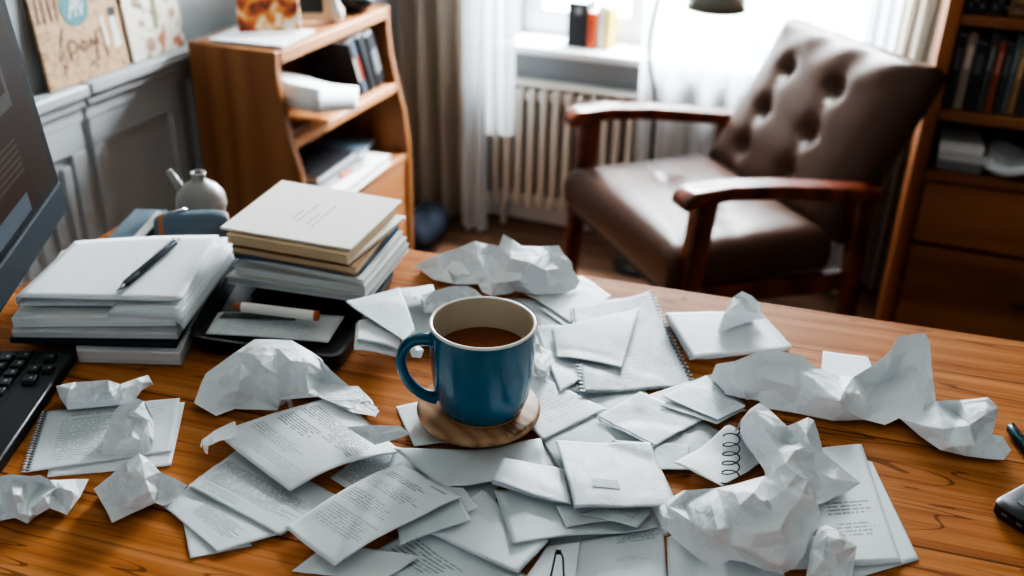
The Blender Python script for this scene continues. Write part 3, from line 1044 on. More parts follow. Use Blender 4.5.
desk = thing('desk', 'warm orange-brown wooden desk covered with scattered papers', 'desk', dk(.9, .4, 0))
MB().prism([dk(0, 0, DESK - .032), dk(0, .86, DESK - .032), dk(1.6, .86, DESK - .032), dk(1.6, 0, DESK - .032)], [dk(0, 0, DESK), dk(0, .86, DESK), dk(1.6, .86, DESK), dk(1.6, 0, DESK)]).build('desktop', M_desk, desk, bevel=.003)
for a in (.06, 1.54):
    for b in (.06, .80):
        MB().prism([dk(a - .02, b - .02, 0), dk(a + .02, b - .02, 0), dk(a + .02, b + .02, 0), dk(a - .02, b + .02, 0)], [dk(a - .03, b - .03, DESK - .032), dk(a + .03, b - .03, DESK - .032), dk(a + .03, b + .03, DESK - .032), dk(a - .03, b + .03, DESK - .032)]).build('leg', M_deskedge, desk, bevel=.003)
MB().prism([dk(.09, .05, .65), dk(1.51, .05, .65), dk(1.51, .07, .65), dk(.09, .07, .65)], [dk(.09, .05, .717), dk(1.51, .05, .717), dk(1.51, .07, .717), dk(.09, .07, .717)]).build('apron', M_deskedge, desk)

# ------------------------------------------------------------------ height field over the desk, so every sheet rests on what lies below
HX0, HY0, HS = -1.15, .30, .003
HNX, HNY = 500, 300
HF = np.zeros((HNY, HNX))


def hf_at(x, y):
    i = np.clip(((np.asarray(x) - HX0) / HS).round().astype(int), 0, HNX - 1)
    j = np.clip(((np.asarray(y) - HY0) / HS).round().astype(int), 0, HNY - 1)
    return HF[j, i]


def hf_stamp(xs, ys, zs):
    i = ((np.asarray(xs) - HX0) / HS).round().astype(int)
    j = ((np.asarray(ys) - HY0) / HS).round().astype(int)
    ok = (i >= 1) & (i < HNX - 1) & (j >= 1) & (j < HNY - 1)
    i, j, z = i[ok], j[ok], np.asarray(zs)[ok]
    for di in (-1, 0, 1):
        for dj in (-1, 0, 1):
            np.maximum.at(HF, (j + dj, i + di), z)


def hf_max(x, y, r=3):
    """largest height within r cells"""
    out = np.zeros(len(x))
    for di in range(-r, r + 1):
        for dj in range(-r, r + 1):
            out = np.maximum(out, hf_at(x + di * HS, y + dj * HS))
    return out


def dense(P, nu, nv, k=5):
    """bilinear upsample of an (nv+1, nu+1, 3) grid -> flat points"""
    ju = np.linspace(0, nu, nu * k + 1)
    jv = np.linspace(0, nv, nv * k + 1)
    iu = np.minimum(ju.astype(int), nu - 1)
    iv = np.minimum(jv.astype(int), nv - 1)
    fu = (ju - iu)[None, :, None]
    fv = (jv - iv)[:, None, None]
    A = P[iv][:, iu]
    B = P[iv][:, iu + 1]
    C_ = P[iv + 1][:, iu]
    D = P[iv + 1][:, iu + 1]
    return ((A * (1 - fu) + B * fu) * (1 - fv) + (C_ * (1 - fu) + D * fu) * fv).reshape(-1, 3)


def sheet(label, px, mat=None, lift=(0, 0, 0, 0), wave=.0008, seed=0, name='paper_sheet', cat='paper', group=None, nu=22, nv=22, perf=None, thick=0, curl=None, slope=.16, clear=.0009, bow=0, holes=None, stamp=True, tfall=2.2):
    """a sheet whose four corners sit at these photo points; lift = corner heights in m; rests on everything laid before it"""
    rnd = random.Random(seed * 131 + 5)
    base = np.zeros(4)
    for it in range(3):
        cs = [np.array(onz(p[0], p[1], DESK + base[i] + lift[i])) for i, p in enumerate(px)]
        U, V = np.meshgrid(np.linspace(0, 1, nu + 1), np.linspace(0, 1, nv + 1))
        w_ = [(1 - U) * (1 - V), U * (1 - V), U * V, (1 - U) * V]
        X = sum(w_[i] * cs[i][0] for i in range(4))
        Y = sum(w_[i] * cs[i][1] for i in range(4))
        # edge irregularity
        Z = sum(w_[i] ** tfall * lift[i] for i in range(4))
        ph = [rnd.uniform(0, 6.28) for _ in range(4)]
        Z = Z + wave * (1 + np.sin(U * 5 + V * 3 + ph[0]) * .6 + np.sin(V * 7 - U * 4 + ph[1]) * .4)
        if bow:
            Z = Z + bow * np.sin(np.pi * V) * (.6 + .4 * np.sin(U * 3 + ph[2]))
        if curl:
            Z = Z + curl(U, V)
        h = hf_max(X.ravel(), Y.ravel(), 4)
        xf, yf = X.ravel(), Y.ravel()
        D = np.hypot(xf[:, None] - xf[None, :], yf[:, None] - yf[None, :])
        tent = (h[None, :] - slope * D).max(axis=1)
        zf = np.maximum(Z.ravel() + h.min(), tent + clear + .4 * Z.ravel())
        Zg = zf.reshape(Z.shape)
        nb = np.array([Zg[0, 0], Zg[0, -1], Zg[-1, -1], Zg[-1, 0]]) - np.array(lift)
        base = nb
    P = np.stack([X, Y, Zg + DESK + thick], -1)
    q = MB()
    q.grid(lambda u, v: P[int(round(v * nv)), int(round(u * nu))], nu, nv)
    if stamp:
        dp = dense(P, nu, nv)
        hf_stamp(dp[:, 0], dp[:, 1], dp[:, 2] - DESK + .0002)
    # torn perforation teeth along one edge
    holes_at = []
    perfs = [] if perf is None else (list(perf) if isinstance(perf, tuple) else [perf])
    for pe in perfs:
        idx = {0: [(0, i) for i in range(nu + 1)], 1: [(j, nu) for j in range(nv + 1)], 2: [(nv, i) for i in range(nu + 1)], 3: [(j, 0) for j in range(nv + 1)]}[pe]
        inn = {0: [(1, i) for i in range(nu + 1)], 1: [(j, nu - 1) for j in range(nv + 1)], 2: [(nv - 1, i) for i in range(nu + 1)], 3: [(j, 1) for j in range(nv + 1)]}[pe]
        holes_at.append((idx, inn))
        for k in range(len(idx) - 1):
            a, b = Vector(P[idx[k]]), Vector(P[idx[k + 1]])
            oa, ob_ = a - Vector(P[inn[k]]), b - Vector(P[inn[k + 1]])
            oa, ob_ = oa.normalized() * .0038, ob_.normalized() * .0038
            q.add([a + (b - a) * .12, a + (b - a) * .68, a + (b - a) * .62 + ob_ * rnd.uniform(.8, 1.1), a + (b - a) * .2 + oa * rnd.uniform(.8, 1.1)], [(0, 1, 2, 3)])
    o = q.build(name, mat or M_paper, smooth=True, solid=thick if thick else .00025, up=True)
    tag(o, label, cat, group)
    for idx, inn in holes_at:
        hq = MB()
        for k in range(len(idx) - 1):
            a, b = Vector(P[idx[k]]), Vector(P[idx[k + 1]])
            ia, ib = Vector(P[inn[k]]), Vector(P[inn[k + 1]])
            up = Vector((0, 0, .0005))
            p0 = a.lerp(b, .30)
            p1 = a.lerp(b, .72)
            q0 = p0.lerp(ia.lerp(ib, .30), .55)
            q1 = p1.lerp(ia.lerp(ib, .72), .55)
            hq.add([p0 + up, p1 + up, q1 + up, q0 + up], [(0, 1, 2, 3)])
        hq.build('punch_holes', M_dark, o)
    o['_'] = 0
    del o['_']
    return o, P


# ---------------------------------------------------------------- crumpled paper
def crease(P, seed, scale):
    """continuous piecewise-linear fold pattern, about -1..1"""
    rng = np.random.RandomState(seed)
    tot = np.zeros(len(P))
    for k in range(6):
        d = rng.normal(size=3)
        d /= np.linalg.norm(d)
        d2 = rng.normal(size=3)
        d2 /= np.linalg.norm(d2)
        lam = scale * rng.uniform(.55, 1.7)
        t = P @ d / lam + rng.uniform() + .35 * np.abs(((P @ d2 / lam * .7 + rng.uniform()) % 1) - .5)
        tri = np.abs((t % 1) - .5) * 4 - 1
        tot += tri * (lam / scale)
    return tot / 6


def tri_height(pts, n, x, y, cache={}):
    key = id(pts)
    if key not in cache:
        res = geometry.delaunay_2d_cdt([Vector((p[0], -p[1])) for p in pts], [(i, (i + 1) % n) for i in range(n)], [], 1, 1e-4)
        cache[key] = [(tuple(res[0][i] for i in f), tuple((pts[res[3][i][0]][2] if res[3][i] else 1.0) for i in f)) for f in res[2]]
    q = Vector((x, -y))
    for (a, b, c), hs in cache[key]:
        d = (b.y - c.y) * (a.x - c.x) + (c.x - b.x) * (a.y - c.y)
        if abs(d) < 1e-9:
            continue
        l0 = ((b.y - c.y) * (q.x - c.x) + (c.x - b.x) * (q.y - c.y)) / d
        l1 = ((c.y - a.y) * (q.x - c.x) + (a.x - c.x) * (q.y - c.y)) / d
        l2 = 1 - l0 - l1
        if min(l0, l1, l2) >= -1e-6:
            return l0 * hs[0] + l1 * hs[1] + l2 * hs[2]
    return None


def fold_lines(pts, n, seed, spacing, dh):
    """random straight ridges and valleys between the drawn points, as a crumpled sheet keeps them"""
    rnd = random.Random(seed)
    x0, x1 = min(p[0] for p in pts[:n]), max(p[0] for p in pts[:n])
    y0, y1 = min(p[1] for p in pts[:n]), max(p[1] for p in pts[:n])
    taken = []
    for i in range(n):
        a, b = pts[i], pts[(i + 1) % n]
        L = math.hypot(a[0] - b[0], a[1] - b[1])
        for k in range(max(1, int(L / 3))):
            t = k / max(1, int(L / 3))
            taken.append((a[0] + (b[0] - a[0]) * t, a[1] + (b[1] - a[1]) * t, .32))
    taken += [(p[0], p[1], .4) for p in pts[n:]]
    out, sg = [], 1
    for it in range(900):
        cx, cy = rnd.uniform(x0, x1), rnd.uniform(y0, y1)
        L = rnd.uniform(.5, 2.3) * spacing
        a = rnd.uniform(0, math.pi)
        dx, dy = math.cos(a) * L / 2, math.sin(a) * L / 2 * .7
        P, Q = (cx - dx, cy - dy), (cx + dx, cy + dy)
        S_ = [(P[0] + (Q[0] - P[0]) * k / 8, P[1] + (Q[1] - P[1]) * k / 8) for k in range(9)]
        if any((u - x) ** 2 + (v - y) ** 2 < (w_ * spacing) ** 2 for (u, v) in S_ for (x, y, w_) in taken):
            continue
        hs = [tri_height(pts, n, *P), tri_height(pts, n, *Q)]
        if any(h is None for h in hs):
            continue
        sg = -sg
        k0, k1 = rnd.uniform(.4, 1.1), rnd.uniform(.1, 1.0)
        out.append(((P[0], P[1], max(.1, hs[0] + sg * dh * k0)), (Q[0], Q[1], max(.1, hs[1] + sg * dh * k1))))
        taken += [(u, v, .55) for (u, v) in S_]
    return out


def wad(label, outline, inner=(), seed=0, amp=.0035, scale=.03, levels=3, smooth=1, ground=.0015, mat=None, fold=13, dh=.55, name='crumpled_paper', skirt=True, group='crumpled papers', clear=.0015):
    """crumpled sheet: outline and inner fold points as (photo x, photo y, height in cm above what it lies on)"""
    pts = list(outline) + list(inner)
    n = len(outline)
    edges = [(i, (i + 1) % n) for i in range(n)]
    if fold:
        for (P_, Q_) in fold_lines(list(pts), n, seed, fold, dh):
            edges.append((len(pts), len(pts) + 1))
            pts += [P_, Q_]
    v2 = [Vector((p[0], -p[1])) for p in pts]
    res = geometry.delaunay_2d_cdt(v2, edges, [], 1, 1e-4)
    vo, _, fo, ov = res[0], res[1], res[2], res[3]
    h = []
    for i, src in enumerate(ov):
        h.append(pts[src[0]][2] if src else 1.0)
    # ground level: what lies under its low points
    low = [onz(p[0], p[1], DESK) for p in outline if p[2] < 1.0]
    g = ground
    if low:
        g = max(ground, float(np.median(hf_at(np.array([p.x for p in low]), np.array([p.y for p in low])))) + ground)
    bm = bmesh.new()
    uvl = {}
    vs = [bm.verts.new(onz(v.x, -v.y, DESK + g + hh * .01)) for v, hh in zip(vo, h)]
    for f in fo:
        try:
            bm.faces.new([vs[i] for i in f])
        except ValueError:
            pass
    bmesh.ops.subdivide_edges(bm, edges=bm.edges[:], cuts=1, use_grid_fill=True)
    for _ in range(levels - 1):
        bmesh.ops.subdivide_edges(bm, edges=bm.edges[:], cuts=1, use_grid_fill=True)
    for k in range(smooth):
        bmesh.ops.smooth_vert(bm, verts=[v for v in bm.verts if not v.is_boundary], factor=.3, use_axis_x=True, use_axis_y=True, use_axis_z=True)
    bm.normal_update()
    bm.verts.ensure_lookup_table()
    P = np.array([v.co for v in bm.verts])
    Nn = np.array([v.normal for v in bm.verts])
    Nn[Nn[:, 2] < -.2] *= -1
    bnd = np.array([v.is_boundary for v in bm.verts])
    a = crease(P, seed + 3, scale * .8) * amp * .35 + crease(P, seed + 77, scale * .3) * amp * .22
    a = np.where(bnd, a * .5, a)
    P = P + Nn * a[:, None]
    hh = hf_max(P[:, 0], P[:, 1], 3) + DESK + clear
    P[:, 2] = np.maximum(P[:, 2], hh)
    for v, p in zip(bm.verts, P):
        v.co = p
    # far side: fold the raised silhouette edge down to the desk behind
    if skirt:
        cen = P.mean(axis=0)
        away = Vector((FWD.x, FWD.y, 0)).normalized()
        top = []
        for e in [e for e in bm.edges if e.is_boundary]:
            c = (e.verts[0].co + e.verts[1].co) / 2
            f = e.link_faces[0].calc_center_median()
            if (c - f).dot(UPV) > 0 and c.z - DESK > .012 + g:
                top.append(e)
        if top:
            r = bmesh.ops.extrude_edge_only(bm, edges=top)
            nv = [x for x in r['geom'] if isinstance(x, bmesh.types.BMVert)]
            for v in nv:
                ht = v.co.z - DESK
                v.co += away * (ht * .42)
                z0 = float(hf_max(np.array([v.co.x]), np.array([v.co.y]), 2)[0]) + DESK + clear
                v.co.z = max(z0, DESK + g)
            es = [e for e in bm.edges if e.is_boundary is False and (e.verts[0] in nv) != (e.verts[1] in nv)]
    bmesh.ops.recalc_face_normals(bm, faces=bm.faces)
    q = MB()
    bm.verts.ensure_lookup_table()
    bm.verts.index_update()
    q.v = [v.co.copy() for v in bm.verts]
    q.f = [tuple(v.index for v in f.verts) for f in bm.faces]
    px = np.array([p[0] for p in outline])
    py = np.array([p[1] for p in outline])
    mn, mx = np.array([P[:, 0].min(), P[:, 1].min()]), np.array([P[:, 0].max(), P[:, 1].max()])
    q.uv = {i: ((v.x - mn[0]) / (mx[0] - mn[0]), (v.y - mn[1]) / (mx[1] - mn[1])) for i, v in enumerate(q.v)}
    bm.free()
    o = q.build(name, mat or M_wad, smooth=True, angle=24)
    tag(o, label, 'crumpled paper', group)
    return o


# ---------------------------------------------------------------- slabs (pads, books, folders) from photo corners
def slab(px, ztop, thick, bottom_px=None, jitter=0):
    cs = [onz(p[0], p[1], ztop) for p in px]
    return MB().prism([Vector((c.x, c.y, ztop - thick)) for c in cs], cs), cs


def stamp_poly(cs, z):
    P = np.array([[[*cs[0]], [*cs[1]]], [[*cs[3]], [*cs[2]]]], float)
    d = dense(P, 1, 1, 60)
    hf_stamp(d[:, 0], d[:, 1], np.full(len(d), z - DESK))


# ================================================================== LEFT SIDE OF THE DESK
# ---- monitor
C0 = Vector((-.8048, .772, .904))
al = Vector((.48, -.877, 0)).normalized()       # along the screen's lower edge, toward the viewer
bk_ = Vector((-al.y * -1, 0, 0))
bk_ = Vector((-.877, -.48, 0)).normalized()
tl = math.radians(5)
upd = (bk_ * math.sin(tl) + Vector((0, 0, 1)) * math.cos(tl)).normalized()
nrm = al.cross(upd).normalized()
if nrm.dot(bk_) > 0:
    nrm = -nrm


def mo(a, b, c=0):
    return C0 + al * a + upd * b + nrm * c


mon = thing('computer_monitor', 'desktop monitor with an aluminium chin at the left edge of the desk', 'monitor', (-.83, .42, DESK))


def mbox(a0, a1, b0, b1, c0, c1):
    return MB().prism([mo(a, b, c0) for a, b in ((a0, b0), (a1, b0), (a1, b1), (a0, b1))], [mo(a, b, c1) for a, b in ((a0, b0), (a1, b0), (a1, b1), (a0, b1))])


MW = .60
mbox(0, MW, .001, .40, -.022, -.004).build('monitor_back', M_alu, mon, bevel=.004)
mbox(0, MW, 0, .40, -.004, 0).build('bezel', plain('black_bezel', srgb(14, 15, 17), .6, 0, .05, 60, 0, .08), mon, bevel=.0015)
mbox(-.0005, MW + .0005, -.034, .0, -.022, .001).build('chin', M_alu, mon, bevel=.003)
t = NT('screen_image_reflection')
sp = t.n('ShaderNodeSeparateXYZ')
t.l(t.coord('UV'), sp.inputs[0])
u, v = sp.outputs[0], sp.outputs[1]


def rect(u0, u1, v0, v1):
    k = t.math('MULTIPLY', t.math('GREATER_THAN', u, u0), t.math('LESS_THAN', u, u1))
    return t.math('MULTIPLY', k, t.math('MULTIPLY', t.math('GREATER_THAN', v, v0), t.math('LESS_THAN', v, v1)))


cc = t.mix(t.math('POWER', v, 1.4), srgb(62, 38, 24), srgb(44, 52, 58))  # brown-to-grey gradient paints a dark reflection into the screen's emission
cc = t.mix(rect(.085, .6, .26, .74), cc, srgb(92, 88, 86))
ln = t.math('LESS_THAN', t.math('FRACT', t.math('MULTIPLY', v, 60.0)), .45)
wd = t.math('GREATER_THAN', t.noise(t.coord('UV', (160, 60, 1)), 1, 2), .5)
cc = t.mix(t.math('MULTIPLY', t.math('MULTIPLY', ln, wd), t.math('MULTIPLY', rect(.10, .55, .44, .70), .6)), cc, srgb(40, 40, 42))
cc = t.mix(rect(.10, .55, .30, .38), cc, srgb(52, 34, 24))
cc = t.mix(t.math('MULTIPLY', t.math('MULTIPLY', ln, rect(.12, .4, .10, .19)), .5), cc, srgb(110, 96, 86))
cc = t.mix(rect(.14, .6, .0, .05), cc, srgb(96, 110, 120))
t.p.inputs['Base Color'].default_value = (.004, .004, .004, 1)
t.l(cc, t.p.inputs['Emission Color'])
t.p.inputs['Emission Strength'].default_value = .30
t.p.inputs['Roughness'].default_value = .5
t.p.inputs['Specular IOR Level'].default_value = .04
q = MB().grid(lambda a, b: mo(.017 + a * (MW - .034), .008 + b * .374, .0004), 1, 1)
q.build('screen', t.m, mon)
fc = mo(.32, 0) + bk_ * .18
MB().box((fc.x, fc.y, DESK + .005), (.08, .16, .008), math.atan2(bk_.y, bk_.x)).build('foot', M_alu, mon, bevel=.003)
MB().tube([Vector((fc.x, fc.y, DESK + .03)), mo(.32, 0) + bk_ * .12 + Vector((0, 0, .02)), mo(.32, .08, -.024)], [.02, .018, .018], 12).build('neck', M_alu, mon, True)

# ---- keyboard
K0 = Vector((*onz(75, 350, DESK + .014)[:2], 0))
ka = Vector((.386, -.922, 0)).normalized()      # along the near long edge, toward the viewer
kb = Vector((-.922, -.386, 0)).normalized()     # away from that edge
kbd = thing('keyboard', 'black computer keyboard at the lower left corner beside the torn notebook page', 'keyboard', K0 + ka * .14 + kb * .06 + Vector((0, 0, DESK)))


def kp(a, b, z):
    return K0 + ka * a + kb * b + Vector((0, 0, DESK + z))


def kbox(a0, a1, b0, b1, z0, z1, tap=0):
    return MB().prism([kp(a, b, z0) for a, b in ((a0, b0), (a1, b0), (a1, b1), (a0, b1))], [kp(a, b, z1) for a, b in ((a0 + tap, b0 + tap), (a1 - tap, b0 + tap), (a1 - tap, b1 - tap), (a0 + tap, b1 - tap))])


kbox(0, .27, 0, .108, .0005, .014).build('case', M_black, kbd, bevel=.0025)
M_leg = plain('key_legend', srgb(150, 154, 158), .5)


def key(a, b, sa, sb):
    k_ = kbox(a, a + sa, b, b + sb, .0135, .0178, .0013).build('key', M_key, kbd, bevel=.0008)
    kbox(a + sa * .35, a + sa * .6, b + sb * .3, b + sb * .5, .0178, .0180).build('legend', M_leg, k_)


for r in range(4):
    for c in range(12):
        b0 = .038 + r * .0165
        a0 = .008 + c * .0165 + (r % 2) * .004
        key(a0, b0, .0138, .0138)
for (a0, b0, sa, sb) in ((.012, .012, .012, .012), (.034, .006, .012, .012), (.034, .020, .012, .012), (.052, .016, .014, .014)):
    key(a0, b0, sa, sb)
kbox(.0, .27, .033, .0342, .0138, .0146).build('groove_strip', M_dark, kbd)

# ---- left paper stack
g = 'left stack beside the monitor'
M_bottompad = M_edge_d
q, cs = slab(((76, 290), (222, 264), (180, 353), (76, 350)), .766, .0155)
pb = q.build('paper_pad', M_bottompad, bevel=.001)
tag(pb, 'lowest white paper pad of the left stack under the dark book', 'paper')
q, cs = slab(((55, 275), (220, 264), (176, 344), (9, 339)), .772, .0055)
o = thing('notebook', 'dark navy notebook sandwiched between the pads of the left stack', 'notebook', cs[0].lerp(cs[2], .5) + Vector((0, 0, -.0055)))
q.build('cover', M_navy, o, bevel=.0012)
q2, cs2 = slab(((58, 277), (218, 266), (172, 344.5), (14, 339.5)), .7708, .003)
q2.build('page_block', plain('brown_pages', srgb(70, 48, 44), .6), o)
q, cs = slab(((60, 258), (224, 252), (177, 333), (11, 331)), .7805, .008)
tag(q.build('paper_pad', M_edge_d, bevel=.0008), 'middle grey-edged pad resting on the navy notebook in the left stack', 'paper')
q, cs = slab(((62, 250), (224, 246), (175, 317), (11, 318)), .7925, .0115)
tag(q.build('paper_pad', M_edge, bevel=.0008), 'upper thick white pad of the left stack, under the folder with the pen', 'paper')
# fanned loose sheets on its right flank
for i, (r0, r1, zt, lab) in enumerate((((239, 253), (184, 330), .7815, 'lowest loose sheet fanning out from the right flank of the left stack'),
                                       ((238, 248), (181, 326), .7865, 'second loose sheet from below fanning from the left stack'),
                                       ((232, 244), (179, 321.5), .7925, 'third loose sheet from below fanning from the left stack'),
                                       ((229, 240), (177, 318), .7945, 'uppermost loose sheet fanning from the left stack, just below the folder'))):
    a, b = onz(*r0, zt), onz(*r1, zt)
    inn0, inn1 = onz(160, 247, .7935 + i * .0007), onz(108, 316.5, .7935 + i * .0007)

    def fn(u, v, a=a, b=b, c0=inn0, c1=inn1, zt=zt):
        p = a.lerp(b, v)
        p = c0.lerp(c1, v).lerp(p, u)
        s = max(0, min(1, (u - .86) / .14))
        zi = c0.z
        p.z = zi + (zt - zi) * s * s + .0004 + .0011 * i
        return p
    tag(MB().grid(fn, 24, 8).build('paper_sheet', M_paper, smooth=True, solid=.0003), lab, 'paper', 'loose sheets of the left stack')
# top folder
fo = thing('paper_folder', 'white folded paper topmost on the left stack, holding the pen', 'folder', onz(120, 270, .797))
cs = [onz(75, 241, .808), onz(219, 235, .812), onz(181, 299, .806), onz(15, 297, .808)]


def ftop(u, v):
    p = cs[0].lerp(cs[1], u).lerp(cs[3].lerp(cs[2], u), v)
    p.z += .002 * math.sin(u * 3.1) * (1 - v) - .004 * u * v * .5
    return p


def fbot(u, v):
    p = ftop(u, v)
    k = .001 + .005 * u
    p.z = .7985 + (.0035 * (1 - v))
    return p


MB().grid(ftop, 20, 12).build('top_leaf', paper((.86, .88, .89), bump=.08), fo, True, solid=.0008)
MB().grid(fbot, 20, 12).build('bottom_leaf', paper((.80, .82, .83), bump=.08), fo, True, solid=.0006)
MB().grid(lambda u, v: ftop(0, u).lerp(fbot(0, u), v), 10, 3).build('fold_spine', paper((.82, .84, .85), bump=.08), fo, True)
# pen on the folder
M_pen = plain('dark_pen_body', srgb(34, 42, 52), .3, .2)
M_pengrip = plain('pen_rubber_grip', srgb(22, 26, 32), .5)
M_chrome = plain('chrome', srgb(190, 196, 200), .2, .9)


def pen(label, p0, p1, r=.0042, clip=True, mat=None):
    """p0 = tip"""
    d = (p1 - p0)
    L = d.length
    o = thing('pen', label, 'pen', p0.lerp(p1, .5) - Vector((0, 0, r)))
    at = lambda k: p0 + d * k
    MB().tube([at(.30), at(.31), at(.9), at(.93)], [r * .9, r, r, r * .9], 12).build('barrel', mat or M_pen, o, True, angle=40)
    MB().tube([at(.10), at(.14), at(.31)], [r * .65, r * .95, r * 1.05], 12).build('grip', M_pengrip, o, True, angle=40)
    MB().tube([at(0), at(.03), at(.10)], [r * .12, r * .2, r * .65], 10).build('tip', M_pengrip, o, True)
    MB().tube([at(.93), at(1)], [r * .6, r * .55], 10).build('button', M_chrome, o, True, angle=40)
    if clip:
        s = d.normalized().cross(Vector((0, 0, 1))).normalized()
        up = Vector((0, 0, r + .0012))
        a, b = at(.58) + up, at(.93) + up
        MB().prism([a - s * .001, a + s * .001, b + s * .0012, b - s * .0012], [x + Vector((0, 0, .0008)) for x in (a - s * .001, a + s * .001, b + s * .0012, b - s * .0012)]).build('clip', M_chrome, o)
    return o


pen('dark ballpoint pen lying diagonally on the white folder of the left stack', onz(117, 291, .8125), onz(179, 239, .8185), .0042)

# ---- notebook + pencil case + jug at the back left
q, cs = slab(((135, 208), (168, 209), (136, 246), (98, 246)), .772, .021)
nb = thing('notebook', 'slate-blue notebook with a pale edge lying behind the left stack', 'notebook', cs[0].lerp(cs[2], .5) + Vector((0, 0, -.021)))
q.build('cover', M_slate, nb, bevel=.003)
a, b = cs[1], cs[2]
MB().prism([a.lerp(b, .12) + Vector((0, 0, z_)) + (Vector((.0015, 0, 0)) if s_ else Vector((-.012, 0, 0))) for s_, z_ in ((0, .0008), (1, .0008))] + [a.lerp(b, .95) + Vector((0, 0, .0008)) + Vector((s_, 0, 0)) for s_ in (.0015, -.012)], [a.lerp(b, .12) + Vector((-.012, 0, .0015)), a.lerp(b, .12) + Vector((.0015, 0, .0015)), a.lerp(b, .95) + Vector((.0015, 0, .0015)), a.lerp(b, .95) + Vector((-.012, 0, .0015))]).build('pale_edge', M_offwhite, nb)
pc0 = onz(193, 229, .772)
pcv = (onz(225, 228, .772) - onz(160, 233, .772)).normalized()
pcw = Vector((-pcv.y, pcv.x, 0))


def caseP(u, v, k=1.0):
    a, b = u * 2 * math.pi, (v - .5) * math.pi
    x = .047 * math.copysign(abs(math.sin(b)) ** .6, math.sin(b))
    rr = math.cos(b) ** .35 if abs(b) < 1.57 else 0
    return Vector((pc0.x, pc0.y, DESK + .0235)) + pcv * x + pcw * (.021 * rr * math.cos(a) * k) + Vector((0, 0, .0228 * rr * math.sin(a) * k))


pc = thing('pencil_case', 'rounded slate-blue pencil case with tan straps behind the left stack', 'pencil case', Vector((pc0.x, pc0.y, DESK)))
MB().grid(caseP, 28, 20).build('case_body', M_slate, pc, True)
for v0, v1 in ((.22, .30), (.86, .92)):
    MB().grid(lambda u, v: caseP(u, v0 + (v1 - v0) * v, 1.05), 28, 3).build('leather_strap', M_leatherstrap, pc, True)
c = caseP(.23, .45, 1.06)
MB().tube([c - pcv * .012 - pcw * .004, c + pcv * .010 + pcw * .004], .0022, 8).build('zip_pull', M_chrome, pc, True)
MB().grid(lambda u, v: caseP(.17 + .03 * u, .3 + .55 * v, 1.03), 4, 12).build('zipper', M_leatherstrap, pc, True)
jp = onz(204, 221, DESK)
jug = thing('jug', 'small off-white ceramic jug with a slanted spout at the far left desk edge', 'jug', jp)
MB().lathe([(.001, .0005), (.022, .0005), (.030, .012), (.0335, .026), (.0315, .040), (.024, .051), (.013, .058), (.009, .061), (.0085, .065), (.0105, .068), (.0105, .071), (.007, .071), (.0065, .064), (.001, .055)], jp, 40, False).build('jug_body', M_ceramic, jug, True)
rr_ = Vector((RGT.x, RGT.y, 0)).normalized()
MB().tube([jp - rr_ * .022 + Vector((0, 0, .040)), jp - rr_ * .030 + Vector((0, 0, .056)), jp - rr_ * .039 + Vector((0, 0, .073))], [.0075, .0055, .0048], 12).build('spout', M_ceramic, jug, True)

# ---- black tray with magazines and envelopes
tc = [onz(186, 336.5, .772), onz(340, 359, .772), onz(397, 270, .772), onz(243, 243, .772)]
tray = thing('desk_tray', 'black plastic tray with rounded rim under the pile of magazines and envelopes', 'tray', (tc[0] + tc[2]) / 2 - Vector((0, 0, .0215)))


def rounded(cs, z, inset, r=.018, n=6):
    c = (cs[0] + cs[1] + cs[2] + cs[3]) / 4
    P = []
    for i in range(4):
        p = cs[i]
        a = (cs[i - 1] - p).normalized()
        b = (cs[(i + 1) % 4] - p).normalized()
        q = p + (a + b) * inset
        for k in range(n + 1):
            t_ = k / n
            s0, s1 = q + a * r, q + b * r
            P.append((s0 * (1 - t_) ** 2 + q * 2 * t_ * (1 - t_) + s1 * t_ ** 2) * 1.0)
    return [Vector((p.x, p.y, z)) for p in P]


rings = [rounded(tc, .7505, .008), rounded(tc, .753, .005), rounded(tc, .770, .001), rounded(tc, .7725, 0), rounded(tc, .7725, .005), rounded(tc, .769, .007), rounded(tc, .7545, .011), rounded(tc, .7535, .02)]
q = MB()
n_ = len(rings[0])
for r_ in rings:
    q.v += r_
for i in range(len(rings) - 1):
    for k in range(n_):
        q.f.append((i * n_ + k, i * n_ + (k + 1) % n_, (i + 1) * n_ + (k + 1) % n_, (i + 1) * n_ + k))
q.f.append(tuple(reversed(range(n_))))
q.f.append(tuple(range((len(rings) - 1) * n_, len(rings) * n_)))
q.build('tray_body', M_black, tray, True, angle=50)
# printed sheet in tray
q = MB()
tp = [(219, 312), (345, 316), (328, 343), (199, 334)]
tpc = [onz(*p, z_) for p, z_ in zip(tp, (.7575, .7575, .7575, .7575))]
q.grid(lambda u, v: tpc[0].lerp(tpc[1], u).lerp(tpc[3].lerp(tpc[2], u), v) + Vector((0, 0, .0015 * math.sin(u * 3))), 16, 8)
trs = q.build('paper_sheet', paper((.74, .77, .79), ((.12, .9, .36, .9, .4),), 22, seed=4), smooth=True, solid=.0003, up=True)
MB().grid(lambda u, v: tpc[0].lerp(tpc[1], .05 + .6 * u).lerp(tpc[3].lerp(tpc[2], .05 + .6 * u), .06 + .26 * v) + Vector((0, 0, .0009 + .0015 * math.sin((.05 + .6 * u) * 3))), 8, 2).build('dark_print', plain('grey_print', srgb(92, 96, 98), .6, 0, .3, 200), trs)
tag(trs, 'printed sheet lying inside the black tray in front of the marker', 'paper')
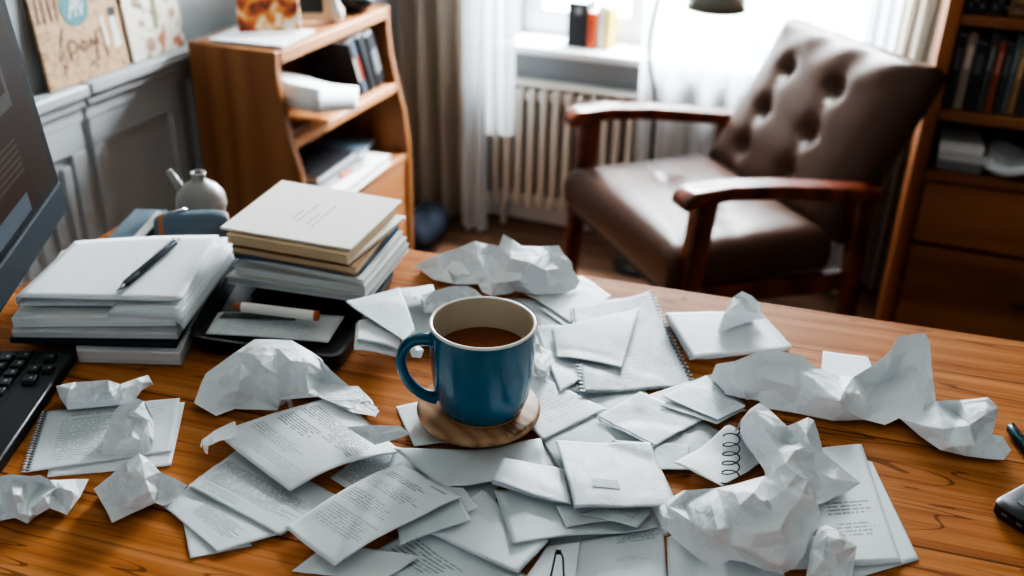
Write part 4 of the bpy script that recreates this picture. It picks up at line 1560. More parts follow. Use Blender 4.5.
# marker in tray
a, b = onz(234, 306, .772), onz(318, 316, .772)
mk = thing('marker', 'cream-coloured marker lying in the black tray below the magazines', 'marker', a.lerp(b, .5) - Vector((0, 0, .006)))
d = b - a
MB().tube([a + d * .10, a + d * .97], .0058, 16).build('barrel', M_cream, mk, True, angle=40)
MB().tube([a - d * .01, a + d * .0, a + d * .06, a + d * .10], [.003, .0045, .0048, .0054], 16).build('tip', M_leatherstrap, mk, True, angle=40)
MB().tube([a + d * .965, a + d * 1.0], .0061, 16).build('end_cap', M_orange, mk, True, angle=40)
tag(MB().prism([onz(*p, .7545) for p in ((250, 297), (360, 308), (380, 286), (268, 268))], [onz(*p, .7725) for p in ((256, 288), (363, 299), (381, 279), (273, 260))]).build('dark_slab', M_black, bevel=.002), 'thick black slab lying in the tray under the magazines', 'folder')  # black block filling the tray below the magazines


def booklet(name, label, px, zt, th_, cover, edge, cat='magazine', rz=0):
    q, cs = slab(px, zt, th_)
    o = thing(name, label, cat, cs[0].lerp(cs[2], .5) - Vector((0, 0, th_)), 'pile on the black tray')
    c = (cs[0] + cs[1] + cs[2] + cs[3]) / 4
    t_ = min(.0012, th_ * .2)
    inn = [p.lerp(c, .012) for p in cs]
    MB().prism(cs and [Vector((p.x, p.y, zt - t_)) for p in cs], cs).prism([Vector((p.x, p.y, zt - th_)) for p in cs], [Vector((p.x, p.y, zt - th_ + t_)) for p in cs]).build('cover', cover, o)
    MB().prism([Vector((p.x, p.y, zt - th_ + t_)) for p in inn], [Vector((p.x, p.y, zt - t_)) for p in inn]).build('page_block', edge, o)
    return o


booklet('magazine', 'lowest grey-edged magazine of the pile, resting on the black tray', ((285, 228), (409, 243), (366, 296), (226, 276)), .7835, .0095, M_offwhite, M_edge_d)
booklet('magazine', 'second magazine from below in the pile on the tray, white pages', ((288, 222), (407, 237), (365, 287), (234, 266)), .7935, .0095, M_offwhite, M_edge)
booklet('magazine', 'thin white magazine below the blue cover in the pile on the tray', ((290, 216), (403, 231), (364, 280), (245, 257)), .8005, .0065, M_offwhite, M_edge)
booklet('booklet', 'blue-covered booklet between envelopes and magazines on the tray', ((285, 212), (399, 226), (361, 270), (233, 254)), .8055, .0045, M_blue, M_slate, 'booklet')
booklet('envelope', 'brown kraft envelope just above the blue booklet in the tray pile', ((282, 205), (395, 221), (356, 268), (231, 246)), .8145, .0085, M_tan_d, M_tan, 'envelope')
booklet('envelope', 'cream envelope poking out to the right between the two kraft envelopes', ((282, 198), (406, 216), (349, 262), (229, 240)), .8205, .0035, M_cream, M_tan, 'envelope')
booklet('envelope', 'thick tan envelope directly under the top cream card of the pile', ((284, 189), (396, 206), (347, 255), (226, 234)), .8325, .0115, M_tan, M_tan, 'envelope')
q, cs = slab(((282, 180), (402, 200), (351, 249), (220, 227)), .8365, .0028)
tcard = thing('card_folder', 'large cream card topmost on the tray pile with a small printed address', 'folder', cs[0].lerp(cs[2], .5) - Vector((0, 0, .0028)))
q.build('card', M_cream, tcard, bevel=.0006)
q = MB()
lines = [((293, 218), (304, 209.5), .9), ((297, 221), (320, 204), .8), ((307, 223.5), (321, 212.5), .9), ((311, 227), (337, 205), .8)]
for p0, p1, _ in lines:
    P0, P1 = onz(*p0, .8369), onz(*p1, .8369)
    dd = (P1 - P0)
    s = dd.cross(Vector((0, 0, 1))).normalized() * .0006
    n_ = 6
    for k in range(n_):
        a, b = P0 + dd * (k / n_), P0 + dd * ((k + .78) / n_)
        q.add([a - s, b - s, b + s, a + s], [(0, 1, 2, 3)])
q.build('printed_address', M_print, tcard)
for cc_ in (tc,):
    stamp_poly([*tc], .7735)

# ================================================================== SHEETS OF PAPER (bottom to top)
B = lambda *a: a
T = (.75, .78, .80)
T2 = (.65, .69, .71)  # darker copy of T: weaker light on lower sheets put into their colour
T3 = (.83, .85, .865)


def S(label, px, blocks=(), tone=T, rows=34, **k):
    return sheet(label, px, paper(tone, tuple(blocks), rows, seed=len(_paper_cache), scribble=k.pop('scribble', 0)), seed=len(_paper_cache), **k)


GP = 'sheets scattered on the desk'
# left front group
S('small sheet corner poking out lowest at the left front of the printed pages', [(183, 522), (236, 522), (252, 546), (190, 558)], group=GP)
S('lower printed page at the left front with a short paragraph', [(164, 508), (218, 553), (286, 533), (200, 476)], [(.3, .9, .25, .6, .8)], rows=26, group=GP)
S('grey-toned printed page with a long paragraph under the curled page', [(187, 486), (280, 535), (345, 500), (244, 444)], [(.03, .95, .22, .66, .85), (.08, .5, .08, .2, .6)], T2, 40, group=GP)
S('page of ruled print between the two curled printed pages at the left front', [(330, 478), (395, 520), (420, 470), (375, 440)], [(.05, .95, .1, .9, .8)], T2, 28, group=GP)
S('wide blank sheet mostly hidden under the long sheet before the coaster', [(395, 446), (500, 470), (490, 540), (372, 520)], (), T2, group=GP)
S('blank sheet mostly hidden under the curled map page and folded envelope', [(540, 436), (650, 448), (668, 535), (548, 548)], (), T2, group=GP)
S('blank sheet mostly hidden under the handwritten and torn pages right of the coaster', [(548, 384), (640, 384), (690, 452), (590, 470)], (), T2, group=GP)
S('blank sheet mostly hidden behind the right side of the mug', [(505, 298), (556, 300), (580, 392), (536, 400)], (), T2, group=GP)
# front centre bottom layer
S('printed page at the bottom edge left of centre with a dark text block', [(345, 562), (386, 582), (530, 577), (446, 520)], [(.1, .9, .30, .62, .8)], T2, 22, group=GP)
S('blank page corner below the front curled printed page', [(292, 571), (326, 545), (420, 556), (380, 582)], group=GP)
S('page at the bottom edge right of the clip with a faint heading', [(578, 541), (663, 526), (668, 588), (571, 590)], [(.45, .98, .05, .2, .8), (.45, .85, .45, .52, .5)], T2, 30, group=GP)
cl_o, cl_P = S('pale page at the bottom edge carrying a black binder clip', [(516, 590), (547, 546), (580, 541), (574, 590)], group=GP)
S('blank pale page at the bottom edge under the big front crumple', [(667, 538), (758, 505), (790, 590), (668, 590)], group=GP)
S('lower white sheet of the printed pair at the right front', [(840, 452), (872, 462), (919, 560), (850, 580)], group=GP)
S('printed page at the right front with two short paragraphs, beside the crumples', [(770, 455), (861, 446), (901, 564), (790, 570)], [(.45, .92, .50, .62, .75), (.5, .92, .68, .80, .75)], T, 34, thick=.002, group=GP)
S('small blank sheet lying behind the twisted paper ribbon', [(823, 351), (868, 357), (880, 386), (820, 382)], group=GP)
S('sheet with pencil doodles left of the spiral page', [(640, 446), (690, 412), (735, 440), (684, 470)], scribble=1, tone=T2, group=GP)
# front centre
S('thick blank white sheet angled at the bottom centre', [(427, 533), (482, 492), (548, 543), (518, 574)], tone=T, thick=.003, group=GP)
S('blank sheet under the folded envelope, lower centre', [(494, 490), (642, 486), (661, 527), (512, 544)], tone=T2, group=GP)
S('small sheet with a pointed corner tucked under the curled map page, left one', [(556, 506), (622, 500), (640, 518), (566, 527)], group=GP)
S('small sheet with a pointed corner tucked under the curled map page, right one', [(580, 514), (640, 498), (651, 512), (637, 528)], T2 and [(.3, .9, .2, .8, .6)], T2, 14, group=GP)
# under the coaster
S('sheet under the left side of the coaster', [(396, 407), (425, 400), (482, 440), (414, 446)], group=GP)
S('pale sheet at the far left of the mug near the leaning page', [(399, 289), (433, 284), (444, 345), (416, 347)], T2 and (), T2, group=GP)
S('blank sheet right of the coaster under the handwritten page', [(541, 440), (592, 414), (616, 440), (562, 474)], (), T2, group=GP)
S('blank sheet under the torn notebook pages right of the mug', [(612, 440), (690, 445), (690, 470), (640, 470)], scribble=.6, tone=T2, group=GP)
S('page with handwriting tucked under the right side of the coaster', [(498, 398), (536, 374), (608, 409), (543, 440)], [(.25, .92, .3, .8, .45)], T, 16, group=GP)
S('thin slip lying under the sheet behind the mug', [(540, 310), (578, 286), (582, 325), (572, 331)], group=GP)
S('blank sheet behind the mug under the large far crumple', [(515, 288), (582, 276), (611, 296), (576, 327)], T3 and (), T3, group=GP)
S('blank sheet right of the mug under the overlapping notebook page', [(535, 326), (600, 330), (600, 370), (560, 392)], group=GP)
# right of the mug
S('large pencil-smudged notebook page with torn right edge, right of the mug', [(572, 308), (650, 290), (694, 386), (583, 393)], [(.35, .85, .55, .9, .35)], T2, 26, perf=(1, 3), nu=24, nv=26, scribble=1.0, lift=(0, .006, 0, 0), group=GP)
S('small blank page overlapping the top left of the smudged notebook page', [(551, 330), (640, 308), (622, 368), (556, 357)], (), T2, bow=.004, lift=(.002, .004, 0, 0), group=GP)
S('thin page under the cornered notebook sheet, below the stack of four', [(640, 398), (714, 374), (746, 404), (690, 420)], (), T2, group=GP)
S('torn notebook page with a ragged lower edge, centre right', [(606, 394), (662, 388), (705, 418), (655, 446)][:0] or [(610, 393), (664, 391), (706, 418), (656, 446)], [], T, group=GP, scribble=.3) if 0 else None
S('torn notebook page with a ragged lower left edge, right of the coaster', [(597, 416), (609, 394), (706, 418), (656, 446)][:0] or [(655, 446), (597, 416), (640, 392), (706, 418)], [(.1, .9, .3, .9, .3)], T, 18, perf=0, nu=24, group=GP)
S('lower of two small cornered pages left of the ribbon', [(660, 406), (700, 384), (746, 410), (717, 424)], (), T2, group=GP)
S('upper of two small cornered pages left of the ribbon, faintly printed', [(661, 396), (706, 376), (746, 406), (718, 420)], [(.1, .9, .1, .85, .3)], T, 16, lift=(.003, 0, 0, 0), group=GP)
stack_px = [(667, 316), (760, 314), (789, 349), (692, 359)]
for i, lab in enumerate(('lowest sheet of the neat four-sheet stack at the far right of the papers', 'second sheet from below of the four-sheet stack', 'third sheet from below of the four-sheet stack', 'top sheet of the four-sheet stack under the small peaked crumple')):
    j = [(random.uniform(-3, 3), random.uniform(-1.5, 1.5)) for _ in range(4)]
    S(lab, [(p[0] + d_[0], p[1] + d_[1] + (2 - i) * .6) for p, d_ in zip(stack_px, j)], (), (T, T2, T, T3)[i], thick=.0018, wave=.0004, scribble=.25 if i == 3 else 0, group='sheets of the four-sheet stack')
# left of the mug, below the pile
S('lowest white envelope left of the mug beneath the leaning page', [(356, 325), (400, 318), (398, 357), (354, 350)], (), T, thick=.003, group=GP)
S('second white envelope left of the mug beneath the leaning page', [(358, 322), (402, 316), (400, 350), (357, 340)], (), T3, thick=.002, group=GP)
S('curved page leaning from the tray pile down toward the mug handle', [(345, 302), (400, 288), (415, 330), (405, 342)], [(.1, .9, .2, .9, .15)], T2, 22, lift=(.020, .012, .001, .001), group=GP, tfall=1.0)
# left group printed pages
S('curled printed page in front of the mug left, lying below the large left crumple', [(215, 432), (290, 492), (401, 451), (338, 394)], [(.05, .55, .45, .60, .9), (.05, .75, .66, .80, .95), (.05, .7, .24, .36, .5), (.55, .95, .55, .8, .85), (.3, .9, .1, .2, .3)], T3, 40, lift=(.012, .006, .004, .018), wave=.0012, bow=.010, tfall=1.1, nu=26, nv=26, group=GP)
S('long blank white sheet lying directly in front of the coaster', [(393, 448), (541, 438), (552, 480), (443, 488)], (), T, lift=(0, .002, 0, .003), bow=.003, group=GP)
S('lower sheet of the fan beside the front curled page', [(400, 480), (464, 488), (478, 508), (420, 530)], (), T, group=GP)
S('upper sheet of the fan beside the front curled page', [(390, 485), (458, 494), (471, 520), (400, 545)], (), T2, group=GP)
S('front curled printed page with heading, bottom left of centre', [(400, 463), (462, 497), (334, 566), (284, 527)], [(.1, .75, .12, .19, .85), (.06, .92, .25, .36, .6), (.06, .92, .42, .56, .6), (.08, .9, .62, .82, .5), (.62, .9, .04, .07, .9)], T3, 42, lift=(.002, .006, .010, .006), bow=.009, tfall=1.1, nu=28, nv=28, group=GP)
# folded envelope + curled map page
env_o, env_P = S('folded white envelope with a thick near edge, lower centre', [(504, 457), (566, 470), (571, 504), (492, 480)], (), T3, lift=(.005, .004, .008, .012), thick=.0, bow=.002, name='envelope', cat='envelope', tfall=1.0, group=GP)
fa, fb = [Vector(env_P[-1, i]) for i in (0, -1)]
ib = Vector((FWD.x, FWD.y, 0)).normalized() * .004


def near_edge(u, v):
    p = Vector(env_P[-1, int(round(u * (env_P.shape[1] - 1)))])
    zl = float(hf_max(np.array([p.x + ib.x * 2]), np.array([p.y + ib.y * 2]), 1)[0]) + DESK
    return p + ib * v + Vector((0, 0, -.0085 * v * (1 - .5 * u)))


MB().grid(near_edge, env_P.shape[1] - 1, 2).build('near_edge', paper(T2), env_o, True)
map_o, map_P = S('curled page with a smudged drawing and small grey box, lower centre', [(555, 440), (650, 442), (678, 507), (574, 508)], [], T, lift=(0, .0, .012, .010), bow=.006, scribble=.9, tfall=1.1, nu=26, nv=26, group=GP)
q = MB()
ni, nj = map_P.shape[1] - 1, map_P.shape[0] - 1
gx0, gx1, gy0, gy1 = int(.24 * ni), int(.52 * ni), int(.66 * nj), int(.80 * nj)
q.grid(lambda u, v: Vector(map_P[gy0 + int(round(v * (gy1 - gy0))), gx0 + int(round(u * (gx1 - gx0)))]) + Vector((0, 0, .0006)), gx1 - gx0, gy1 - gy0)
q.build('grey_box', plain('grey_box_print', srgb(150, 154, 156), .6, 0, .2, 300), map_o)
# spiral page
sp_o, sp_P = S('spiral-bound white page with black wire rings among the right crumples', [(673, 463), (728, 424), (775, 452), (722, 486)], (), T3, lift=(.001, .004, .004, .001), name='spiral_page', group=GP)
a, b = onz(741, 424, DESK + .012), onz(735, 478, DESK + .012)
q = MB()
za = float(hf_max(np.array([a.x]), np.array([a.y]), 3)[0])
nring = 6
dirx = Vector((RGT.x, RGT.y, 0)).normalized()
pts = []
for k in range(nring):
    c = onz(732 - k * .3, 428 + k * 9.2, DESK + .014)
    pts = []
    for i in range(15):
        t_ = math.radians(20 + 300 * i / 14)
        pts.append(c + dirx * (-.0085 * math.cos(t_) * 1.0) + Vector((0, 0, .0055 * math.sin(t_))) + Vector((0, -.0006 * i, 0)))
    q.tube(pts, .0006, 6)
q.build('spiral_wire', M_black, sp_o, True)
# small spiral page at far left
S('second page under the torn notebook page at the left, only its edge showing', [(47, 477), (60, 412), (185, 402), (171, 466)], (), T3, group=GP)
S('torn notebook page with ragged left edge near the keyboard, partly printed', [(44, 411), (180, 398), (173, 451), (25, 473)], [(.15, .55, .2, .9, .5), (.2, .6, .1, .16, .7), (.6, .9, .1, .5, .35)], T, 26, perf=3, nv=24, group=GP)

# binder clip on its page (dark loop)
c0 = onz(560, 556, DESK + .004)
bc_ = thing('binder_clip', 'small black binder clip on the pale page at the bottom edge', 'clip', c0)
zc = float(hf_max(np.array([c0.x]), np.array([c0.y]), 3)[0]) + DESK + .001
cl0, cl1, cl2 = onz(553, 578, zc), onz(556, 552, zc + .006), onz(563, 558, zc + .004)
MB().tube([onz(550, 580, zc + .001), onz(554, 562, zc + .003), cl1, onz(560, 551, zc + .006), cl2, onz(564, 580, zc + .001)], .0008, 8).build('wire_loop', M_black, bc_, True)
MB().tube([cl1, onz(561, 552, zc + .006)], .002, 8).build('clip_jaw', M_black, bc_, True)

# ================================================================== COASTER + MUG
MC = Vector((-.2941, .7333, 0))
xs, ys = np.meshgrid(np.linspace(-.06, .06, 41), np.linspace(-.06, .06, 41))
inside = np.hypot(xs, ys) <= .061
cz = float(hf_at((MC.x + xs)[inside], (MC.y + ys)[inside]).max()) + DESK + .0006
co_ = Vector((MC.x - .0050, MC.y + .004, cz))
coaster = MB().lathe([(.001, 0), (.055, 0), (.0582, .002), (.0595, .006), (.0588, .009), (.056, .0105), (.001, .0105)], co_, 64, False).build('coaster', M_coaster, smooth=True, angle=60)
tag(coaster, 'round light wooden coaster under the blue mug', 'coaster')
mz = cz + .0108
mug = thing('mug', 'glossy teal-blue ceramic mug of tea on the wooden coaster', 'mug', (MC.x, MC.y, mz))
t = NT('blue_glaze')
nz = t.noise(t.coord(), 20, 3)
t.l(t.mix(nz, srgb(4, 84, 112), srgb(8, 102, 134)), t.p.inputs['Base Color'])
t.p.inputs['Roughness'].default_value = .22
t.p.inputs['Coat Weight'].default_value = .5
t.p.inputs['Coat Roughness'].default_value = .08
t.bump(t.noise(t.coord(), 45, 3), .12, .001)
M_glaze = t.m
M_rim = plain('cream_glaze', srgb(234, 226, 212), .25, 0, .03, 40, .4)
M_inner = plain('beige_glaze', srgb(196, 184, 164), .3, 0, .05, 40, .4)
M_clay = plain('raw_clay', srgb(178, 138, 102), .7, 0, .1, 80)
RM, HM = .0490, .094
prof = [(.0385, .0048), (.0415, .010), (.0440, .0175), (.0462, .028), (.0477, .045), (.0485, .065), (.0489, .081), (RM, HM - .0022)]
MB().lathe(prof, (MC.x, MC.y, mz), 72, False).build('mug_body', M_glaze, mug, True)
MB().lathe([(RM, HM - .0022), (RM + .0002, HM - .0008), (RM - .0008, HM), (RM - .0022, HM), (RM - .003, HM - .001)], (MC.x, MC.y, mz), 72, False).build('rim', M_rim, mug, True)
MB().lathe([(RM - .003, HM - .001), (.0450, .065), (.0435, .033), (.036, .010), (.001, .008)], (MC.x, MC.y, mz), 72, False).build('inner_wall', M_inner, mug, True)
MB().lathe([(.001, .0), (.0345, .0), (.0375, .001), (.0392, .0048)], (MC.x, MC.y, mz), 72, False).build('foot_ring', M_clay, mug, True)
t = NT('tea')
t.l(t.mix(t.noise(t.coord(), 30, 2), srgb(118, 62, 34), srgb(136, 76, 44)), t.p.inputs['Base Color'])
t.p.inputs['Roughness'].default_value = .05
t.p.inputs['Specular IOR Level'].default_value = .35
MB().lathe([(.0004, .0), (.0442, .0), (.0440, -.002), (.0004, -.002)], (MC.x, MC.y, mz + .0625), 64, False).build('tea', t.m, mug)
hd = (-Vector((RGT.x, RGT.y, 0)).normalized() * .985 + Vector((FWD.x, FWD.y, 0)).normalized() * -.17).normalized()
hp = [(0.046, 0.0772), (0.056, 0.0794), (0.066, 0.0772), (0.0735, 0.068), (0.0755, 0.0562), (0.073, 0.0432), (0.067, 0.0313), (0.058, 0.0216), (0.05, 0.0167), (0.0425, 0.014)]
pts = []
for i in range(len(hp) - 1):
    for k in range(5):
        t_ = k / 5
        Pq = [Vector((hp[max(0, min(len(hp) - 1, i + j))][0], hp[max(0, min(len(hp) - 1, i + j))][1], 0)) for j in (-1, 0, 1, 2)]
        c = .5 * ((2 * Pq[1]) + (Pq[2] - Pq[0]) * t_ + (2 * Pq[0] - 5 * Pq[1] + 4 * Pq[2] - Pq[3]) * t_ * t_ + (3 * Pq[1] - Pq[0] - 3 * Pq[2] + Pq[3]) * t_ ** 3)
        pts.append(Vector((MC.x, MC.y, mz)) + hd * c.x + Vector((0, 0, c.y)))
rad_ = [.0074 - .0012 * math.sin(math.pi * i / len(pts)) for i in range(len(pts))]
MB().tube(pts, rad_, 16, True, .8).build('handle', M_glaze, mug, True)

# ================================================================== CRUMPLED PAPERS
wad('large crumpled sheet left of the mug in front of the black tray',
    [(194, 403, .8), (202, 381, 1.8), (206, 373, 2.2), (234, 353, 3.6), (255, 339, 4.2), (292, 340, 4.2), (316, 355, 3.6), (330, 369, 3), (349, 386, 2.0), (358, 386, 1.8), (372, 400, 1.2), (380, 419, .4), (376, 426, .3), (353, 420, .8), (318, 399, 1.6), (283, 411, .4), (235, 409, .2), (216, 416, .2)],
    [(240, 380, 3.4), (262, 365, 4.4), (290, 360, 4.9), (290, 374, 4.0), (327, 372, 2.4), (323, 381, 1.3), (300, 390, 2.2), (268, 395, 1.6), (225, 395, 1.3), (238, 388, 2.6), (345, 400, 1.7), (360, 408, 1.3), (250, 352, 4.2), (306, 374, 3.6), (220, 378, 2.4)], 11, .0030, .036, fold=18, dh=.6)
wad('long crumpled sheet behind the mug near the far desk edge',
    [(413, 267, .6), (420, 262, 1), (440, 254, 2.2), (458, 248, 3), (475, 241, 4), (488, 244, 3.6), (499, 246, 4.2), (503, 234, 5.6), (512, 239, 5.2), (521, 246, 4.6), (540, 247, 4.6), (559, 245, 4.6), (563, 252, 4.0), (572, 262, 3.0), (573, 270, 2.2), (580, 281, 1.0), (576, 289, .4), (560, 296, .2), (538, 297, .2), (515, 292, .2), (508, 294, .3), (492, 296, .3), (482, 292, .5), (478, 284, 1.0), (455, 284, .4), (434, 280, .2), (420, 270, .2)],
    [(440, 265, 1.4), (460, 262, 1.8), (478, 255, 3.2), (483, 270, 2.2), (490, 282, 1.4), (497, 262, 2.4), (510, 258, 4.4), (530, 262, 4.9), (545, 270, 3.8), (520, 280, 3), (550, 287, 1.2), (552, 262, 3.2), (560, 282, 1.4), (566, 275, 2.0), (548, 252, 4.2), (505, 272, 2.8), (470, 275, 1.2)], 22, .0035, .04, fold=16, dh=.55)
wad('low crumpled fold of paper just behind the mug rim, left side',
    [(411, 304, .3), (420, 296, 1.2), (433, 291, 1.8), (452, 286, 2.2), (468, 286, 1.9), (476, 290, 1.2), (484, 298, .5), (486, 303, .2), (470, 307, .2), (440, 312, .2), (425, 313, .2), (415, 309, .2)],
    [(450, 296, 1.2), (463, 293, 1.4), (430, 301, .8), (470, 299, .6)], 33, .0025, .03)
rib = paper((.84, .865, .88), ((.08, .14, .3, .9, .35),), 40, seed=9, bump=.35)
wad('long twisted ribbon of crumpled paper at the right',
    [(716, 364, 3.0), (735, 361, 4.2), (757, 352, 4.8), (778, 351, 4.8), (801, 355, 4.2), (817, 368, 3.2), (840, 376, 2.2), (853, 377, 2.6), (868, 368, 3.4), (884, 357, 4.2), (893, 347, 5), (898, 337, 5.6), (912, 334, 5.8), (925, 333, 5.6), (930, 342, 5), (931, 358, 4), (933, 380, 2.6), (936, 401, 2), (960, 400, 2.8), (988, 397, 3.6), (998, 407, 3.2), (996, 420, 2.2), (992, 434, 1.2), (1003, 436, 1.0), (1011, 450, .3), (1004, 460, .2), (988, 459, .2), (965, 456, .3), (940, 450, .4), (921, 437, .6), (899, 418, 1.0), (885, 425, .5), (865, 420, .5), (833, 421, .2), (795, 413, .2), (770, 409, .2), (749, 405, .2), (735, 399, .6), (725, 394, 1)],
    [(765, 378, 3.4), (790, 385, 3.0), (815, 395, 2.6), (830, 380, 3.0), (843, 392, 3.4), (858, 394, 2.4), (865, 405, 1.6), (845, 410, 2.0), (885, 399, 1.2), (906, 394, 2.0), (918, 396, 2.4), (875, 385, 1.0), (895, 375, 1.6), (912, 365, 3.0), (918, 350, 4.4), (905, 355, 3.8), (925, 402, 2.4), (940, 418, 2.2), (955, 412, 1.0), (945, 440, 1.4), (970, 425, 2.6), (975, 445, 1.2), (985, 415, 3.2)], 44, .0024, .036, mat=rib, fold=20, dh=.65, smooth=2)
wad('peaked crumple standing behind the big front crumple, beside the spiral rings',
    [(741, 420, 3.4), (750, 409, 4.2), (759, 403, 5), (768, 408, 4.8), (787, 426, 3.6), (797, 422, 3.8), (808, 417, 4.4), (814, 420, 4.2), (818, 432, 3.4), (823, 452, 2.0), (840, 466, 1.4), (861, 483, .5), (845, 493, .3), (820, 504, .3), (790, 505, .6), (768, 486, 1.2), (764, 470, 1.6), (754, 455, 1.8), (745, 444, 2.0), (740, 432, 2.6)],
    [(755, 425, 4.0), (765, 430, 4.4), (780, 450, 3.6), (787, 440, 2.2), (795, 450, 3.2), (800, 470, 2.4), (812, 445, 3.2), (815, 470, 1.2), (835, 480, 1.2), (775, 470, 3.0)], 55, .0026, .032, fold=19, dh=.7, smooth=2)
wad('biggest crumpled sheet at the front right of the desk',
    [(660, 520, 1.0), (668, 506, 2), (686, 490, 2.6), (716, 488, 3.6), (735, 484, 4.4), (765, 476, 5.2), (778, 469, 6), (787, 466, 6.2), (797, 474, 5.8), (806, 481, 5), (812, 490, 4.2), (817, 500, 3.6), (820, 513, 3), (812, 528, 2.4), (805, 553, 1.4), (795, 568, .6), (783, 574, .4), (765, 570, .5), (745, 562, .6), (730, 560, .8), (716, 567, .4), (700, 560, .5), (680, 544, .6), (668, 532, .8)],
    [(700, 510, 3.4), (702, 530, 3.4), (712, 505, 4.6), (718, 530, 4.4), (740, 505, 5.6), (760, 500, 6.0), (755, 520, 4.3), (757, 532, 4.4), (770, 500, 5.0), (785, 490, 5.6), (790, 510, 4.4), (800, 500, 5.0), (780, 530, 4.2), (770, 545, 3.2), (750, 548, 3.0), (790, 545, 2.6), (730, 545, 2.4), (715, 550, 1.6), (690, 520, 2.2), (690, 540, 1.2)], 66, .0030, .034, fold=23, dh=.95, smooth=2)
wad('small crumpled end of paper right of the biggest front crumple',
    [(818, 527, 1.8), (826, 525, 2.4), (839, 531, 2.4), (847, 540, 2), (857, 546, 1.6), (855, 560, .8), (851, 580, .3), (825, 584, .3), (806, 576, .3), (811, 550, 1.2)],
    [(828, 545, 2.6), (836, 555, 1.8), (823, 560, 1.8), (843, 550, 2)], 77, .0028, .024)
wad('folded boxy crumple lying at the back of the left torn page',
    [(56, 386, 1.6), (75, 382, 2.4), (92, 381, 2.6), (108, 380, 2.6), (120, 384, 2.2), (135, 379, 2), (148, 375, 1.6), (150, 382, 1.0), (141, 391, .8), (134, 401, .4), (118, 405, .3), (90, 408, .3), (68, 410, .2), (60, 398, .8)],
    [(64, 390, 2.0), (90, 396, 1.6), (110, 392, 2.2), (128, 393, 1.4), (122, 398, 1)], 88, .0022, .03)
wad('small peaked crumple standing on the left torn notebook page',
    [(114, 411, 2.0), (120, 405, 2.6), (137, 398, 3.2), (144, 401, 3), (148, 420, 2), (151, 450, .3), (143, 455, .2), (134, 453, .2), (118, 455, .2), (102, 454, .2), (104, 435, .8), (110, 424, 1.2)],
    [(135, 412, 3), (125, 420, 2.2), (133, 430, 1.8), (120, 440, 1), (140, 440, 1.2)], 99, .0022, .028)
wad('crumpled sheet at the far lower left edge of the desk',
    [(-6, 478, 1.5), (10, 474, 2.2), (28, 476, 2.4), (40, 475, 2.4), (50, 480, 2), (57, 480, 1.6), (75, 479, 1), (89, 479, .6), (80, 497, .4), (67, 515, .2), (50, 508, .8), (38, 515, .4), (27, 524, .2), (15, 518, .3), (-6, 522, .2)],
    [(20, 495, 2), (35, 490, 1.0), (45, 497, 1.7), (55, 495, .7), (30, 508, 1.2), (10, 505, 1), (65, 495, 1.1)], 110, .0026, .03)
wad('faceted crumple in front of the left torn notebook page',
    [(94, 489, 1), (110, 476, 2), (125, 462, 2.8), (139, 453, 3.2), (150, 461, 2.8), (160, 472, 2.2), (172, 477, 1.6), (187, 485, .8), (178, 498, .4), (165, 507, .2), (155, 503, .6), (135, 512, .4), (112, 523, .2), (107, 512, .6), (103, 505, .6)],
    [(130, 475, 3), (145, 478, 2.6), (150, 492, 1.8), (120, 492, 1.6), (135, 498, 1.8), (160, 490, 1), (118, 508, .8)], 121, .0026, .032, fold=17, dh=.4)
wad('small peaked crumple on the four-sheet stack at the right',
    [(717, 334, .2), (724, 315, 1.8), (733, 297, 3.2), (742, 291, 3.6), (752, 296, 3.2), (761, 305, 2.4), (760, 312, 1.4), (765, 318, .4), (750, 322, .2), (735, 326, .2)],
    [(740, 303, 3.0), (735, 318, 1.0), (748, 312, 1.8)], 132, .0016, .03)
wad('small torn scrap of paper at the right side of the mug',
    [(533, 342, .6), (540, 345, 1), (552, 352, .6), (553, 362, .4), (548, 376, .3), (538, 377, .3), (534, 372, .4), (531, 355, .5)], [(543, 362, 1.2)], 143, .0014, .02, skirt=False)
wad('small folded paper flap on the right corner of the curled printed page',
    [(346, 427, 1.0), (370, 425, 1.9), (401, 426, 2.2), (411, 434, 1.4), (393, 440, .6), (375, 445, .4), (360, 436, .6)], [(380, 434, 1.5)], 154, .001, .02, skirt=False)
wad('tiny crumpled scrap between mug handle and the leaning page',
    [(408, 345, .5), (416, 344, .9), (424, 350, .6), (421, 358, .2), (412, 357, .2)], [(416, 350, .9)], 165, .001, .02, skirt=False)
wad('small torn tab of paper behind the curled printed page at the left',
    [(200, 446, .8), (216, 432, 1.2), (236, 428, .8), (240, 446, .4), (222, 450, .3), (207, 455, .2)], [(218, 443, 1.0)], 176, .001, .02, skirt=False)

# ================================================================== RIGHT EDGE
pen('metallic blue-grey pen lying near the right edge of the desk', onz(1037, 462, DESK + .0055), onz(1009, 426, DESK + .0055), .0048, True, plain('blue_grey_metal', srgb(60, 92, 104), .3, .6))
pa, pb_ = onz(991, 502, DESK + .012), onz(1026, 483, DESK + .012)
ax = (pb_ - pa).normalized()
ay = Vector((ax.y, -ax.x, 0))
ph_ = thing('mobile_phone', 'black device with rounded corners at the right edge of the desk', 'phone', pa + ax * .06 + ay * .03 - Vector((0, 0, .012)))
cor = [pa, pa + ax * .13, pa + ax * .13 + ay * .058, pa + ay * .058]
MB().prism(rounded(cor, DESK + .0005, .002, .012), rounded(cor, DESK + .003, 0, .012)).prism(rounded(cor, DESK + .003, 0, .012), rounded(cor, DESK + .0125, .0, .012)).prism(rounded(cor, DESK + .0125, 0, .012), rounded(cor, DESK + .0145, .003, .011)).build('phone_body', M_black, ph_, True, angle=35)
sc_ = [pa + ax * .016 + ay * .012, pa + ax * .12 + ay * .012, pa + ax * .12 + ay * .044, pa + ax * .016 + ay * .044]
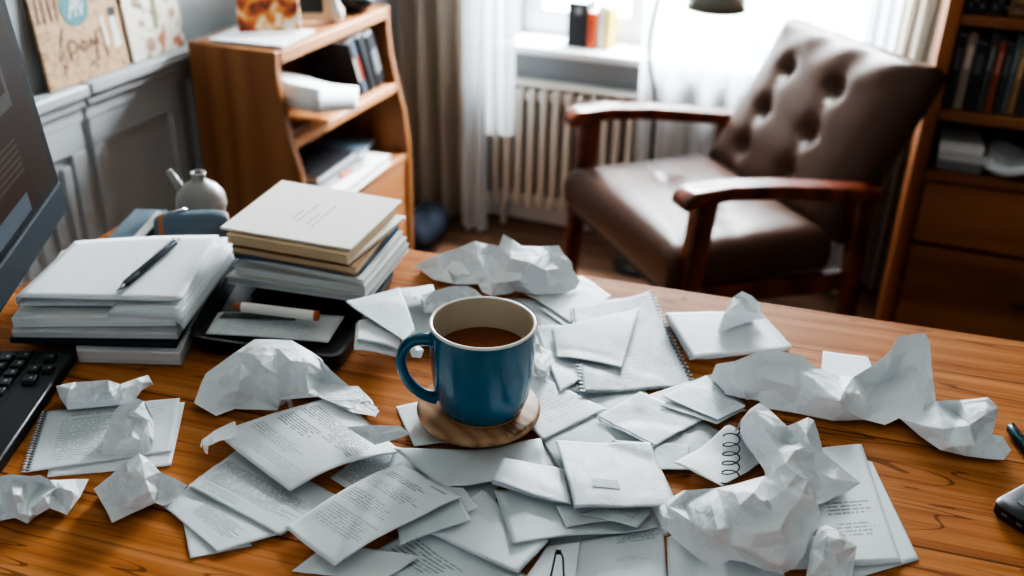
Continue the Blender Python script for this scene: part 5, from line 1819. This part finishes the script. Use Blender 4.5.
MB().prism(rounded(sc_, DESK + .0144, 0, .002), rounded(sc_, DESK + .0149, 0, .002)).build('display', plain('grey_display', srgb(128, 136, 142), .15), ph_)
q = MB()
for k in range(3):
    c = pa + ay * (.014 + .014 * k) + Vector((0, 0, -.004)) - ax * .0006
    q.box(c, (.0012, .005, .002), math.atan2(ax.y, ax.x))
q.build('side_button', M_greyc, ph_)

# ================================================================== LIGHT
wd_ = bpy.data.worlds.new('sky')
SC.world = wd_
wd_.use_nodes = True
nt = wd_.node_tree
nt.nodes.clear()
out = nt.nodes.new('ShaderNodeOutputWorld')
bg = nt.nodes.new('ShaderNodeBackground')
tcn = nt.nodes.new('ShaderNodeTexCoord')
sx = nt.nodes.new('ShaderNodeSeparateXYZ')
nt.links.new(tcn.outputs['Generated'], sx.inputs[0])
mr = nt.nodes.new('ShaderNodeMapRange')
mr.inputs[1].default_value = -.2
mr.inputs[2].default_value = .6
mr.inputs[3].default_value = .30
mr.inputs[4].default_value = 7.0
nt.links.new(sx.outputs[1], mr.inputs[0])
nt.links.new(mr.outputs[0], bg.inputs['Strength'])
cr = nt.nodes.new('ShaderNodeValToRGB')
cr.color_ramp.elements[0].position = .40
cr.color_ramp.elements[0].color = (.72, .80, .62, 1)
cr.color_ramp.elements[1].position = .50
cr.color_ramp.elements[1].color = (.80, .91, 1, 1)
ad = nt.nodes.new('ShaderNodeMath')
ad.operation = 'MULTIPLY_ADD'
ad.inputs[1].default_value = .5
ad.inputs[2].default_value = .5
nt.links.new(sx.outputs[2], ad.inputs[0])
nt.links.new(ad.outputs[0], cr.inputs[0])
nt.links.new(cr.outputs[0], bg.inputs['Color'])
nt.links.new(bg.outputs[0], out.inputs[0])


def area(name, loc, target, sx_, sy_, power, col=(1, 1, 1)):
    d = bpy.data.lights.new(name, 'AREA')
    d.shape = 'RECTANGLE'
    d.size, d.size_y = sx_, sy_
    d.energy = power
    d.color = col
    o = bpy.data.objects.new(name, d)
    COL.objects.link(o)
    o.location = loc
    o.rotation_euler = (Vector(target) - Vector(loc)).to_track_quat('-Z', 'Y').to_euler()
    return o


area('window_daylight', (-.52, 3.35, 1.75), (-.35, 1.0, .7), .8, .7, 190, (.90, .96, 1))

SC.view_settings.view_transform = 'AgX'
SC.view_settings.look = 'AgX - High Contrast'
SC.view_settings.exposure = 1.06
SC.cycles.use_denoising = True
SC.cycles.transparent_max_bounces = 12
SC.cycles.max_bounces = 8
SC.cycles.sample_clamp_indirect = 6
